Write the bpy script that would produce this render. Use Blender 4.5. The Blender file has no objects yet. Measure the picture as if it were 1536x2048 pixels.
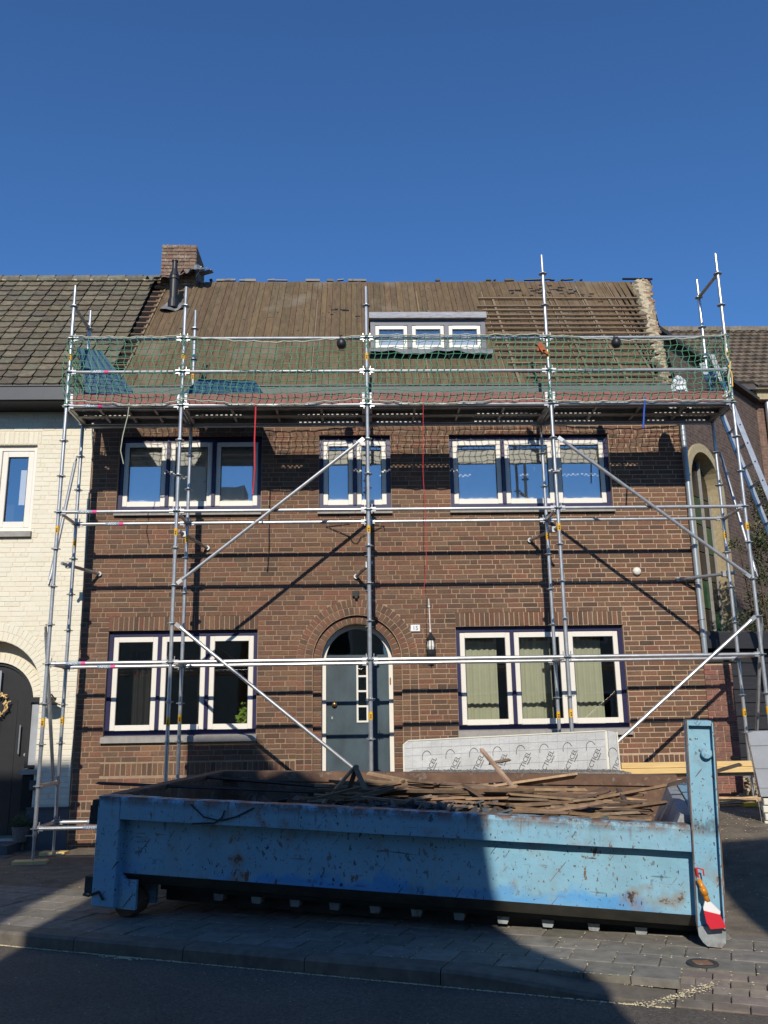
import bpy, math, random
import numpy as np
from mathutils import Vector, Matrix, Euler
random.seed(7); RNG = np.random.RandomState(11)
D = bpy.data; SC = bpy.context.scene; COL = SC.collection
rad = math.radians

# ------------------------------------------------------------------ camera
cam = D.cameras.new('camera'); cam.sensor_fit = 'VERTICAL'; cam.sensor_height = 36.0
cam.lens = 36.0*1745.461/2048.0; cam.clip_start = 0.1; cam.clip_end = 2000
co = D.objects.new('camera', cam); COL.objects.link(co); SC.camera = co
_p, _y, _r = rad(13.613), rad(1.694), rad(-0.901)
_f = Vector((math.sin(_y)*math.cos(_p), math.cos(_y)*math.cos(_p), math.sin(_p)))
_rt = Vector((math.cos(_y), -math.sin(_y), 0)); _u = _rt.cross(_f)
_r2 = _rt*math.cos(_r)+_u*math.sin(_r); _u2 = _u*math.cos(_r)-_rt*math.sin(_r)
co.matrix_world = Matrix(((_r2.x,_u2.x,-_f.x,-0.129),(_r2.y,_u2.y,-_f.y,-12.742),(_r2.z,_u2.z,-_f.z,1.592),(0,0,0,1)))

# ------------------------------------------------------------------ light
SUN = Vector((0.06, 1.0, -0.64)).normalized()          # direction the light travels
elev = math.asin(-SUN.z); az = math.atan2(-SUN.x, -SUN.y)   # azimuth of the sun, from +Y towards +X
w = D.worlds.new('World'); SC.world = w; w.use_nodes = True
nt = w.node_tree; bg = nt.nodes['Background']
sk = nt.nodes.new('ShaderNodeTexSky'); sk.sky_type = 'NISHITA'; sk.sun_disc = False
sk.sun_elevation = elev; sk.sun_rotation = az; sk.air_density = 1.0; sk.dust_density = 0.0; sk.ozone_density = 10.0
hs = nt.nodes.new('ShaderNodeHueSaturation'); hs.inputs['Saturation'].default_value = 1.04; nt.links.new(sk.outputs[0], hs.inputs['Color']); nt.links.new(hs.outputs[0], bg.inputs[0]); bg.inputs[1].default_value = 0.138
sl = D.lights.new('sun', 'SUN'); sl.energy = 4.2; sl.angle = rad(0.5); sl.color = (1.0, 0.93, 0.82)
so = D.objects.new('sun', sl); COL.objects.link(so); so.rotation_euler = SUN.to_track_quat('-Z', 'Y').to_euler()
SC.view_settings.view_transform = 'Standard'; SC.view_settings.look = 'None'
SC.view_settings.exposure = 0.0; SC.view_settings.gamma = 1.0
SC.cycles.max_bounces = 6; SC.cycles.transparent_max_bounces = 12; SC.cycles.glossy_bounces = 3
SC.cycles.caustics_reflective = False; SC.cycles.caustics_refractive = False

# ------------------------------------------------------------------ materials
def _nodes(name):
    m = D.materials.new(name); m.use_nodes = True
    return m, m.node_tree, m.node_tree.nodes['Principled BSDF']
def _noise(t, scale, detail=4, rough=.6, vec=None, stretch=None):
    n = t.nodes.new('ShaderNodeTexNoise'); n.inputs['Scale'].default_value = scale
    n.inputs['Detail'].default_value = detail; n.inputs['Roughness'].default_value = rough
    if vec is None:
        g = t.nodes.new('ShaderNodeNewGeometry'); vec = g.outputs['Position']
    if stretch:
        mp = t.nodes.new('ShaderNodeMapping'); mp.inputs['Scale'].default_value = stretch
        t.links.new(vec, mp.inputs['Vector']); vec = mp.outputs[0]
    t.links.new(vec, n.inputs['Vector']); return n.outputs['Fac']
def _ramp(t, fac, a, b, ca=(0,0,0,1), cb=(1,1,1,1)):
    r = t.nodes.new('ShaderNodeValToRGB'); r.color_ramp.elements[0].position = a; r.color_ramp.elements[1].position = b
    r.color_ramp.elements[0].color = ca; r.color_ramp.elements[1].color = cb
    t.links.new(fac, r.inputs[0]); return r.outputs[0]
def _mix(t, fac, a, b, mode='MIX'):
    m = t.nodes.new('ShaderNodeMix'); m.data_type = 'RGBA'; m.blend_type = mode
    for s, v in ((m.inputs['Factor'], fac), (m.inputs['A'], a), (m.inputs['B'], b)):
        if hasattr(v, 'is_linked'): t.links.new(v, s)
        elif isinstance(v, (int, float)): s.default_value = v
        else: s.default_value = (*v[:3], 1)
    return m.outputs['Result']
def _bump(t, b, fac, strength, dist=.01):
    n = t.nodes.new('ShaderNodeBump'); n.inputs['Strength'].default_value = strength; n.inputs['Distance'].default_value = dist
    t.links.new(fac, n.inputs['Height']); t.links.new(n.outputs[0], b.inputs['Normal'])
def M(name, col, rough=.6, metal=0., var=.25, scale=6., bump=0., bscale=None, dirt=None, dscale=3., dthr=(.52,.7), stretch=None, spec=.5, attr=None, big=0., specks=False):
    """noise-varied paint/stone/metal; attr = colour attribute that carries each piece's own colour"""
    m, t, b = _nodes(name)
    n = _noise(t, scale, 5, .65, stretch=stretch)
    lo, hi = 1-var, 1+var
    v = _ramp(t, n, .3, .7, (lo,lo,lo,1), (hi,hi,hi,1))
    if attr:
        a = t.nodes.new('ShaderNodeAttribute'); a.attribute_name = attr; base = a.outputs['Color']
        c = _mix(t, 1.0, base, v, 'MULTIPLY')
        if col: c = _mix(t, 1.0, c, col, 'MULTIPLY')
    else: c = _mix(t, 1.0, col, v, 'MULTIPLY')
    if dirt:
        d = _ramp(t, _noise(t, dscale, 6, .7, stretch=stretch), *dthr)
        c = _mix(t, d, c, dirt)
    if big: c = _mix(t, 1., c, _ramp(t, _noise(t, .9, 5, .65, stretch=(1,1,.6)), .32, .68, (1-big,1-big,1-big,1), (1+big*.7,1+big*.7,1+big*.7,1)), 'MULTIPLY')
    if specks:
        c = _mix(t, _ramp(t, _noise(t, 17, 1, .4), .73, .76), c, (.025,.018,.012)); c = _mix(t, _ramp(t, _noise(t, 1.1, 4, .6, stretch=(1,1,.8)), .55, .75), c, (.20,.165,.115))
    t.links.new(c, b.inputs['Base Color']); b.inputs['Roughness'].default_value = rough; b.inputs['Metallic'].default_value = metal
    b.inputs['Specular IOR Level'].default_value = spec
    if bump: _bump(t, b, _noise(t, bscale or scale*4, 5, .7), bump)
    return m
def glassmat(name, refl=.2, tint=(.9,.95,.93)):
    m, t, b = _nodes(name); t.nodes.remove(b); out = t.nodes['Material Output']
    tr = t.nodes.new('ShaderNodeBsdfTransparent'); tr.inputs[0].default_value = (*tint,1)
    gl = t.nodes.new('ShaderNodeBsdfGlossy'); gl.inputs['Roughness'].default_value = .015; gl.inputs['Color'].default_value = (1,1,1,1)
    n = t.nodes.new('ShaderNodeBump'); n.inputs['Strength'].default_value = .05; n.inputs['Distance'].default_value = .02
    t.links.new(_noise(t, 2.2, 1, .4), n.inputs['Height']); t.links.new(n.outputs[0], gl.inputs['Normal'])
    fr = t.nodes.new('ShaderNodeFresnel'); fr.inputs['IOR'].default_value = 1.5
    ad = t.nodes.new('ShaderNodeMath'); ad.operation = 'ADD'; ad.use_clamp = True; ad.inputs[1].default_value = refl
    t.links.new(fr.outputs[0], ad.inputs[0])
    mx = t.nodes.new('ShaderNodeMixShader'); t.links.new(ad.outputs[0], mx.inputs[0]); t.links.new(tr.outputs[0], mx.inputs[1]); t.links.new(gl.outputs[0], mx.inputs[2])
    t.links.new(mx.outputs[0], out.inputs[0]); return m

MB_brick  = M('brown_brick', None, .85, big=.20, var=.25, scale=35, bump=.35, bscale=120, attr='pc')
def mortar():
    m, t, b = _nodes('sand_mortar'); g = t.nodes.new('ShaderNodeNewGeometry'); sp = t.nodes.new('ShaderNodeSeparateXYZ'); t.links.new(g.outputs['Position'], sp.inputs[0])
    ad = t.nodes.new('ShaderNodeMath'); ad.operation = 'MULTIPLY_ADD'; ad.inputs[1].default_value = 1.6; t.links.new(_noise(t, 1.1, 3, .6), ad.inputs[0]); t.links.new(sp.outputs['X'], ad.inputs[2])
    dv = t.nodes.new('ShaderNodeMath'); dv.operation = 'MULTIPLY'; dv.inputs[1].default_value = .1; t.links.new(ad.outputs[0], dv.inputs[0])
    c = _mix(t, _ramp(t, dv.outputs[0], .08, .46), (.33,.23,.15), (.50,.36,.24))      # older grey-brown pointing, newer pale pointing
    c = _mix(t, 1., c, _ramp(t, _noise(t, 14, 4), .3, .7, (.85,.85,.85,1), (1.12,1.12,1.12,1)), 'MULTIPLY')
    t.links.new(c, b.inputs['Base Color']); b.inputs['Roughness'].default_value = .95; _bump(t, b, _noise(t, 150, 4), .4); return m
M_mortar  = mortar()
M_wbrick  = M('cream_painted_brick', None, .7, var=.04, scale=20, bump=.25, bscale=90, attr='pc')
M_wmortar = M('cream_painted_joint', (.70,.63,.48), .8, var=.06, scale=20, bump=.2)
M_plinth  = M('grey_plinth_render', (.10,.105,.11), .8, var=.12, scale=9, bump=.2)
M_cream   = M('cream_window_paint', (.78,.74,.65), .45, var=.03, scale=8)
M_navy    = M('navy_paint', (.022,.02,.075), .35, var=.15, scale=5)
M_sill    = M('concrete_sill', (.33,.31,.28), .85, var=.15, scale=12, bump=.2)
M_glass   = glassmat('window_glass', .32, (1,1,1))
M_glass2  = glassmat('window_glass_low', .10, (.85,.88,.86))
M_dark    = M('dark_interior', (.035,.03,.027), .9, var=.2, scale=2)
M_blind   = M('beige_blind', (.90,.90,.80), .9, var=.05, scale=3)
M_curtain = M('pale_green_curtain', (.56,.55,.40), .9, var=.06, scale=4)
M_tile    = M('grey_roof_tile', None, .85, var=.35, scale=14, bump=.4, bscale=60, attr='pc', dirt=(.16,.14,.06), dscale=9, dthr=(.62,.78))
M_board   = M('roof_board', None, .9, var=.30, scale=4, bump=.4, bscale=40, attr='pc', stretch=(6,1,.8), dirt=(.05,.036,.024), dscale=3.2, dthr=(.56,.8), specks=True)
M_batten  = M('old_batten', None, .9, var=.3, scale=12, bump=.3, attr='pc', stretch=(1,6,6))
M_galv    = M('galvanised_tube', (.46,.47,.47), .36, metal=.6, var=.18, scale=11)
M_galvd   = M('galvanised_casting', (.42,.43,.43), .45, metal=.7, var=.25, scale=30)
M_deck    = M('galvanised_deck', (.36,.35,.33), .55, metal=.5, var=.25, scale=5)
M_toe     = M('red_toe_board', (.27,.10,.085), .75, var=.2, scale=8)
M_net     = M('green_net', (.10,.30,.17), .7, var=.3, scale=9)
M_rope    = M('pale_rope', (.42,.44,.33), .8, var=.25, scale=20)
M_yel     = M('yellow_sticker', (.80,.42,.01), .5, var=.08)
M_white   = M('white_print', (.8,.8,.8), .5, var=.02)
M_pink    = M('pink_print', (.75,.07,.25), .5, var=.05)
M_bluep   = M('blue_print', (.26,.34,.42), .5, var=.2, scale=30)
M_black   = M('black_plastic', (.016,.016,.017), .45, var=.2)
M_lead    = M('lead_sheet', (.22,.225,.23), .55, metal=.3, var=.3, scale=9, bump=.5, bscale=12)
M_zinc    = M('zinc_downpipe', (.36,.40,.42), .45, metal=.45, var=.18, scale=5, stretch=(1,1,.3))
M_gutter  = M('grey_gutter', (.115,.12,.115), .6, var=.12, scale=4)
M_anthr   = M('anthracite_paint', (.07,.073,.08), .5, var=.08)
M_dgrey   = M('dormer_grey', (.105,.11,.14), .5, var=.1)
M_dfas    = M('weathered_dormer_fascia', (.36,.36,.38), .8, var=.25, scale=14, stretch=(.4,1,3), dirt=(.2,.13,.09), dscale=10)
M_chim    = M('chimney_brick', None, .9, var=.3, scale=20, bump=.4, attr='pc', dirt=(.42,.37,.28), dscale=7, dthr=(.52,.72))
M_plaster = M('crumbling_verge_mortar', (.46,.38,.25), .95, var=.35, scale=13, bump=.9, bscale=30, dirt=(.16,.12,.08), dscale=12)
M_door    = M('dark_teal_door', (.042,.070,.085), .5, var=.35, scale=3.5, stretch=(1,1,.5))
M_brass   = M('old_brass', (.35,.2,.09), .35, metal=.8, var=.2)
M_wood    = M('fresh_pine', (.72,.50,.21), .65, var=.14, scale=5, stretch=(.6,8,8))
M_lath    = M('weathered_lath', None, .85, var=.35, scale=10, attr='pc', stretch=(1,1,1))
M_foil    = M('silver_foil', (.64,.64,.62), .36, metal=.3, var=.12, scale=3, bump=.7, bscale=4.5)
M_foam    = M('cream_foam', (.72,.70,.58), .8, var=.06, scale=10)
M_wrap    = M('grey_wrapped_board', (.36,.38,.41), .4, var=.12, scale=4, bump=.2, bscale=6)
M_pkink   = M('faded_black_ink', (.10,.10,.105), .6, var=.15, scale=12)
M_print   = M('black_print', (.03,.03,.035), .6, var=.05)
M_grit    = M('grit', (.30,.27,.22), .95, var=.5, scale=40, bump=.8, bscale=90, dirt=(.10,.085,.07), dscale=26, dthr=(.5,.62))
M_rubble  = M('slate_rubble', (.085,.085,.085), .8, var=.5, scale=14)
M_tarp    = M('dark_blue_sheet', (.024,.072,.125), .45, var=.12, scale=3.5)
M_asphalt = M('asphalt', (.115,.095,.074), .9, var=.55, scale=55, bump=.8, bscale=70, dirt=(.42,.37,.30), dscale=62, dthr=(.61,.69), big=.22)
M_kerb    = M('kerb_stone', (.15,.128,.10), .9, big=.2, var=.28, scale=9, bump=.3, bscale=110)
M_paver   = M('paver', None, .9, var=.28, scale=9, bump=.35, bscale=110, attr='pc')
M_soil    = M('sandy_soil', (.155,.125,.09), .95, var=.4, scale=5, bump=.7, bscale=70, dirt=(.36,.31,.21), dscale=45, dthr=(.6,.72))
M_litter  = M('dry_catkin_litter', (.58,.51,.33), .9, var=.3, scale=50)
M_leaf    = M('bush_leaf', None, .6, var=.3, scale=8, attr='pc')
M_bark    = M('bark', (.09,.065,.045), .95, var=.3, scale=12, bump=.5)
M_redb    = M('red_old_brick', None, .9, var=.3, scale=24, bump=.4, attr='pc', dirt=(.40,.30,.24), dscale=9, dthr=(.58,.72))
M_stone   = M('tan_stone', (.42,.34,.20), .9, var=.18, scale=16, bump=.4, bscale=80)
M_shed    = M('black_stained_timber', (.022,.022,.026), .7, var=.3, scale=6, stretch=(1,1,6))
M_basket  = M('wicker', (.20,.18,.15), .9, var=.4, scale=40, stretch=(1,1,3), bump=.6)
M_render  = M('cream_render', (.50,.46,.34), .9, var=.1, scale=3)
M_oroof   = M('opposite_tile', (.07,.06,.055), .9, var=.3, scale=6)
M_clamp   = M('lantern_glass', (.75,.73,.66), .3, var=.05)
M_redstr  = M('red_strap', (.55,.035,.04), .7, var=.1)
M_bluestr = M('blue_strap', (.03,.10,.45), .6, var=.1)
M_bluepl  = M('bright_blue_plastic', (.02,.20,.62), .4, var=.1)
M_amber   = M('amber_handle', (.62,.23,.015), .25, var=.12, scale=12)
M_redpl   = M('red_plastic', (.62,.02,.04), .45, var=.06)
M_bag     = M('white_bag', (.72,.73,.74), .6, var=.08, bump=.5, bscale=9)
M_rust2   = M('rusty_glove', (.38,.10,.03), .8, var=.3, scale=20)

def paint_steel():
    m, t, b = _nodes('chipped_blue_steel')
    g = t.nodes.new('ShaderNodeTexCoord'); vec = g.outputs['Object']
    base = _mix(t, _ramp(t, _noise(t, 1.3, 4, .6, vec), .35, .7), (.25,.46,.57), (.20,.42,.56))
    sep = t.nodes.new('ShaderNodeSeparateXYZ'); t.links.new(vec, sep.inputs[0])
    # a fresher coat of brighter blue rolled along the lower edge of the side
    ad = t.nodes.new('ShaderNodeMath'); ad.operation = 'MULTIPLY_ADD'; ad.inputs[1].default_value = .42
    t.links.new(_noise(t, 4.0, 3, .55, vec), ad.inputs[0]); t.links.new(sep.outputs['Z'], ad.inputs[2])
    low = _ramp(t, ad.outputs[0], .60, .66, (1,1,1,1), (0,0,0,1))
    lx_ = t.nodes.new('ShaderNodeMath'); lx_.operation = 'MULTIPLY'; t.links.new(low, lx_.inputs[0]); t.links.new(_ramp(t, _noise(t, .8, 2, .5, vec), .42, .56), lx_.inputs[1])
    base = _mix(t, lx_.outputs[0], base, (.10,.34,.66))
    st = _ramp(t, _noise(t, 3.2, 5, .7, vec, (1,1,.25)), .56, .72)
    fm = t.nodes.new('ShaderNodeMath'); fm.operation = 'MULTIPLY'; fm.inputs[1].default_value = .35; t.links.new(st, fm.inputs[0])
    base = _mix(t, fm.outputs[0], base, (.23,.27,.22))
    rust = _mix(t, _ramp(t, _noise(t, 3, 4, .6, vec), .42, .58), (.030,.028,.027), (.17,.080,.042))
    def mul(*f):
        o = f[0]
        for g_ in f[1:]:
            m_ = t.nodes.new('ShaderNodeMath'); m_.operation = 'MULTIPLY'; t.links.new(o, m_.inputs[0])
            if isinstance(g_, float): m_.inputs[1].default_value = g_
            else: t.links.new(g_, m_.inputs[1])
            o = m_.outputs[0]
        return o
    area = _ramp(t, _noise(t, 1.6, 3, .6, vec), .38, .62)                                   # some stretches are more battered
    c1 = mul(_ramp(t, _noise(t, 24, 3, .55, vec, (1,1,.6)), .615, .645), area)              # chips
    c1b = _ramp(t, _noise(t, 55, 2, .5, vec, (1,1,.7)), .665, .69)                          # specks
    c2 = _ramp(t, _noise(t, 4.2, 7, .74, vec), .635, .665)                                  # patches
    halo = mul(_ramp(t, _noise(t, 4.2, 3, .5, vec), .585, .70), .55)                        # rust bloom round them
    c3 = mul(_ramp(t, _noise(t, 7, 2, .4, vec, (.40,1,4.5)), .70, .715), area)              # long scratches
    mp = t.nodes.new('ShaderNodeMapping'); mp.inputs['Rotation'].default_value = (0,rad(52),0); t.links.new(vec, mp.inputs[0])
    c4 = mul(_ramp(t, _noise(t, 9, 2, .4, mp.outputs[0], (.45,1,6)), .715, .73), .9)        # slanting scrapes
    zm = t.nodes.new('ShaderNodeMath'); zm.operation = 'PINGPONG'; zm.inputs[1].default_value = .985; t.links.new(sep.outputs['Z'], zm.inputs[0])
    ed = mul(_ramp(t, zm.outputs[0], .90, .98), _ramp(t, _noise(t, 6, 6, .72, vec), .40, .54))     # worn top edge
    run = mul(_ramp(t, zm.outputs[0], .80, .97), _ramp(t, _noise(t, 22, 3, .6, vec, (1,1,.10)), .56, .66), .8)   # runs below it
    grime = mul(_ramp(t, _noise(t, 2.0, 5, .7, vec, (1,1,.35)), .50, .72), .22)
    c = _mix(t, grime, base, (.10,.14,.15))
    c = _mix(t, halo, c, (.26,.17,.09)); c = _mix(t, run, c, (.15,.085,.055))
    for f in (c1, c1b, c2, c3, c4, ed): c = _mix(t, f, c, rust)
    t.links.new(c, b.inputs['Base Color'])
    t.links.new(_ramp(t, _noise(t, 5, 4, .6, vec), .3, .7, (.38,.38,.38,1), (.65,.65,.65,1)), b.inputs['Roughness'])
    _bump(t, b, _noise(t, 2.6, 4, .55, vec), .55, .035)
    return m
M_steel = paint_steel()
M_rust  = M('rusty_steel', (.155,.088,.055), .85, var=.35, scale=5, bump=.3, dirt=(.36,.31,.25), dscale=8, dthr=(.55,.75))
M_chamf = M('oily_chamfer_steel', (.075,.072,.058), .6, var=.35, scale=6)
M_under = M('dirty_underframe', (.035,.036,.034), .8, var=.3, scale=6)
M_rubst = M('worn_grey_steel', (.30,.33,.34), .6, var=.3, scale=7, dirt=(.17,.10,.06), dscale=11)

# ------------------------------------------------------------------ mesh helpers
class MB:
    def __init__(s): s.v = []; s.f = []; s.c = []; s.cur = (1,1,1)
    def col(s, c): s.cur = c; return s
    def add(s, vs, fs):
        o = len(s.v); s.v += [tuple(v) for v in vs]
        for f in fs: s.f.append(tuple(i+o for i in f)); s.c.append(s.cur)
        return s
    def box(s, x0, x1, y0, y1, z0, z1):
        return s.add([(x0,y0,z0),(x1,y0,z0),(x1,y1,z0),(x0,y1,z0),(x0,y0,z1),(x1,y0,z1),(x1,y1,z1),(x0,y1,z1)],
                     [(0,3,2,1),(4,5,6,7),(0,1,5,4),(1,2,6,5),(2,3,7,6),(3,0,4,7)])
    def cbox(s, x0, x1, y0, y1, z0, z1, ch=.006):
        """box whose front (-y) and side edges are chamfered"""
        a, b_ = x0+ch, x1-ch; c, d = z0+ch, z1-ch
        return s.add([(x0,y1,z0),(x1,y1,z0),(x1,y1,z1),(x0,y1,z1),(x0,y0+ch,z0),(x1,y0+ch,z0),(x1,y0+ch,z1),(x0,y0+ch,z1),
                      (a,y0,c),(b_,y0,c),(b_,y0,d),(a,y0,d)],
                     [(8,9,10,11),(4,5,9,8),(5,6,10,9),(6,7,11,10),(7,4,8,11),(0,1,5,4),(1,2,6,5),(2,3,7,6),(3,0,4,7),(3,2,1,0)])
    def bar(s, a, b, wx, wz, up=(0,0,1)):
        """rectangular bar from a to b, wx wide, wz high"""
        a = Vector(a); b = Vector(b); d = (b-a).normalized(); up = Vector(up)
        sd = d.cross(up); sd = (Vector((1,0,0)) if sd.length < 1e-4 else sd).normalized(); u = sd.cross(d).normalized()
        vs = []
        for p in (a, b):
            for i, j in ((-1,-1),(1,-1),(1,1),(-1,1)): vs.append(p+sd*(i*wx/2)+u*(j*wz/2))
        return s.add(vs, [(0,3,2,1),(4,5,6,7),(0,1,5,4),(1,2,6,5),(2,3,7,6),(3,0,4,7)])
    def tube(s, pts, r, n=8, cap=True, r2=None):
        pts = [Vector(p) for p in pts]; rings = []
        k = len(pts); ref = None
        for i, p in enumerate(pts):
            d = (pts[min(i+1,k-1)]-pts[max(i-1,0)]).normalized()
            if ref is None: ref = Vector((0,0,1)) if abs(d.z) < .9 else Vector((1,0,0))
            a = d.cross(ref).normalized(); b = a.cross(d).normalized(); ref = b
            rr = r if r2 is None else r+(r2-r)*i/(k-1)
            rings.append([p+(a*math.cos(2*math.pi*j/n)+b*math.sin(2*math.pi*j/n))*rr for j in range(n)])
        vs = [v for q in rings for v in q]; fs = []
        for i in range(k-1):
            for j in range(n):
                fs.append((i*n+j, i*n+(j+1)%n, (i+1)*n+(j+1)%n, (i+1)*n+j))
        if cap: fs += [tuple(range(n-1,-1,-1)), tuple((k-1)*n+j for j in range(n))]
        return s.add(vs, fs)
    def lathe(s, prof, c=(0,0,0), n=16):
        vs = []; fs = []; k = len(prof)
        for r, z in prof:
            for j in range(n): vs.append((c[0]+r*math.cos(2*math.pi*j/n), c[1]+r*math.sin(2*math.pi*j/n), c[2]+z))
        for i in range(k-1):
            for j in range(n): fs.append((i*n+j, i*n+(j+1)%n, (i+1)*n+(j+1)%n, (i+1)*n+j))
        return s.add(vs, fs)
    def prism(s, poly, axis, a, b):
        """polygon (2-D) extruded along axis 'x','y' or 'z' from a to b"""
        def P(q, t): return {'x': (t,q[0],q[1]), 'y': (q[0],t,q[1]), 'z': (q[0],q[1],t)}[axis]
        n = len(poly); vs = [P(q,a) for q in poly]+[P(q,b) for q in poly]
        fs = [tuple(range(n)), tuple(range(2*n-1,n-1,-1))]+[(i,i+n,(i+1)%n+n,(i+1)%n) for i in range(n)]
        return s.add(vs, fs)
    def mesh(s, name, mat, smooth=False):
        me = D.meshes.new(name); me.from_pydata(s.v, [], s.f); me.materials.append(mat)
        if any(c != (1,1,1) for c in s.c):
            at = me.color_attributes.new('pc', 'FLOAT_COLOR', 'CORNER')
            out = np.ones((len(me.loops), 4), np.float32); ls = np.empty(len(me.polygons), np.int32); lt = np.empty(len(me.polygons), np.int32)
            me.polygons.foreach_get('loop_start', ls); me.polygons.foreach_get('loop_total', lt)
            out[:, :3] = np.repeat(np.array(s.c, np.float32), lt, axis=0); at.data.foreach_set('color', out.ravel())
        if smooth: me.polygons.foreach_set('use_smooth', [True]*len(me.polygons))
        me.update(); return me
    def build(s, name, mat, parent=None, smooth=False, fixn=True, loc=True):
        me = s.mesh(name, mat, smooth)
        if fixn:
            import bmesh
            bm = bmesh.new(); bm.from_mesh(me); bmesh.ops.recalc_face_normals(bm, faces=bm.faces); bm.to_mesh(me); bm.free()
        return link(name, me, parent, world=loc)
def wloc(o):
    p = Vector(o.location)
    return p+wloc(o.parent) if o.parent else p
def link(name, me, parent=None, at=None, world=True):
    """link a mesh; vertices are in world space unless at/world say otherwise"""
    o = D.objects.new(name, me); COL.objects.link(o)
    if parent is not None:
        o.parent = parent
        if at is not None: o.location = Vector(at)-wloc(parent)
        elif world: o.location = -wloc(parent)
    elif at is not None: o.location = at
    return o
def tag(o, label, cat, group=None, kind=None):
    o['label'] = label; o['category'] = cat
    if group: o['group'] = group
    if kind: o['kind'] = kind
    return o
def struct(o): o['kind'] = 'structure'; return o
def thing(name, label, cat, loc=(0,0,0), group=None):
    o = D.objects.new(name, None); COL.objects.link(o); o.location = loc; o.empty_display_size = .2
    return tag(o, label, cat, group)
def jit(c, a=.12):
    k = 1+random.uniform(-a, a); h = min(.04, a*.4); return tuple(max(.004, x*k*(1+random.uniform(-h,h))) for x in c)
_TXT = {}
def text(name, s, size, mat, parent, loc, rot, extrude=.0008):
    if (s, size, mat.name) not in _TXT:
        cu = D.curves.new(name, 'FONT'); cu.body = s; cu.size = size; cu.extrude = extrude; cu.align_x = 'CENTER'; cu.align_y = 'CENTER'; cu.resolution_u = 3
        t = D.objects.new(name, cu); COL.objects.link(t); dg = bpy.context.evaluated_depsgraph_get()
        me = D.meshes.new_from_object(t.evaluated_get(dg)); me.materials.clear(); me.materials.append(mat); D.objects.remove(t); D.curves.remove(cu); _TXT[(s, size, mat.name)] = me
    o = D.objects.new(name, _TXT[(s, size, mat.name)]); COL.objects.link(o)
    o.parent = parent; o.location = Vector(loc)-wloc(parent); o.rotation_euler = rot; return o

# masonry -----------------------------------------------------------
def fill_row(a, b, L, H, j, prev):
    """bricks of one course between a and b: wild bond of stretchers L and headers H"""
    out = []; x = a; first = True
    while x < b-.02:
        ln = H if (random.random() < (.16 if x < 3.6 else .0) or (first and random.random() < .5)) else L
        first = False
        e = x+ln
        if any(abs(e-p) < .035 for p in prev) and b-e > L: e += random.choice((-.045,.045))
        if b-e < H*.75: e = b+j if b-x < L*1.15+j else x+(b-x)/2
        out.append((x, min(e-j, b))); x = e
    return out
def masonry(x0, x1, z0, z1, course, L, H, j, hole):
    """hole(za, zb) -> list of blocked x intervals for that course"""
    rows = int(round((z1-z0)/course)); res = []; prev = []
    for r in range(rows):
        za = z0+r*course; zb = za+course-j
        seg = [(x0, x1)]
        for (ha, hb) in sorted(hole(za, zb)):
            ns = []
            for (a, b) in seg:
                if hb <= a or ha >= b: ns.append((a, b)); continue
                if ha-a > .02: ns.append((a, ha))
                if b-hb > .02: ns.append((hb, b))
            seg = ns
        cur = []
        for a, b in seg:
            for q in fill_row(a, b, L, H, j, prev): res.append((q[0], q[1], za, zb)); cur.append(q[1]+j)
        prev = cur
    return res
def brick_meshes(name, mat, pal, n=14, jj=.15):
    out = []
    for i in range(n):
        b = MB(); b.col(jit(random.choice(pal), jj)); b.cbox(-.5,.5,-.5,.5,-.5,.5,.03)
        # chamfer is drawn in unit space; keep it small on the long side
        b.v = [((x if abs(x) == .5 else math.copysign(.485, x)), y, (z if abs(z) == .5 else math.copysign(.455, z))) for x, y, z in b.v]
        out.append(b.mesh(name, mat))
    return out
def lay(parent, items, pal, mat, depth, y=0., nind=300, key=None, prout=.004, name='brick', chamf=.004, jj=.15):
    """items (xa,xb,za,zb) on plane y; the nind best become objects, the others one joined part"""
    items = sorted(items, key=key) if key else list(items)
    ms = brick_meshes(name, mat, pal, 14, jj)
    for (xa, xb, za, zb) in items[:nind]:
        o = D.objects.new(name, random.choice(ms)); COL.objects.link(o); o.parent = parent
        p = random.uniform(0, prout)
        o.location = Vector(((xa+xb)/2, y-p+depth/2, (za+zb)/2))-wloc(parent); o.scale = (xb-xa, depth, zb-za)
        o.rotation_euler = (random.uniform(-.006,.006), random.uniform(-.006,.006), random.uniform(-.008,.008))
    if items[nind:]:
        b = MB()
        for (xa, xb, za, zb) in items[nind:]:
            p = random.uniform(0, prout); q = [random.uniform(-.0015,.0015) for _ in range(2)]
            b.col(jit(random.choice(pal), jj)); b.cbox(xa+q[0], xb+q[1], y-p, y+depth-p, za+q[1], zb+q[0], chamf)
        o = b.build('brickwork', mat, parent, fixn=False); o['kind'] = 'stuff'
    return
def slab_with_holes(mb, x0, x1, z0, z1, rects, y0, y1):
    """wall slab between y0 (front) and y1 with rectangular openings, as butted boxes"""
    zs = sorted({z0, z1, *[r[2] for r in rects], *[r[3] for r in rects]}); zs = [z for z in zs if z0 <= z <= z1]
    for a, b in zip(zs, zs[1:]):
        blk = sorted((r[0], r[1]) for r in rects if r[2] < (a+b)/2 < r[3]); x = x0
        for ha, hb in blk:
            if ha > x: mb.box(x, ha, y0, y1, a, b)
            x = max(x, hb)
        if x < x1: mb.box(x, x1, y0, y1, a, b)
    return mb

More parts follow.
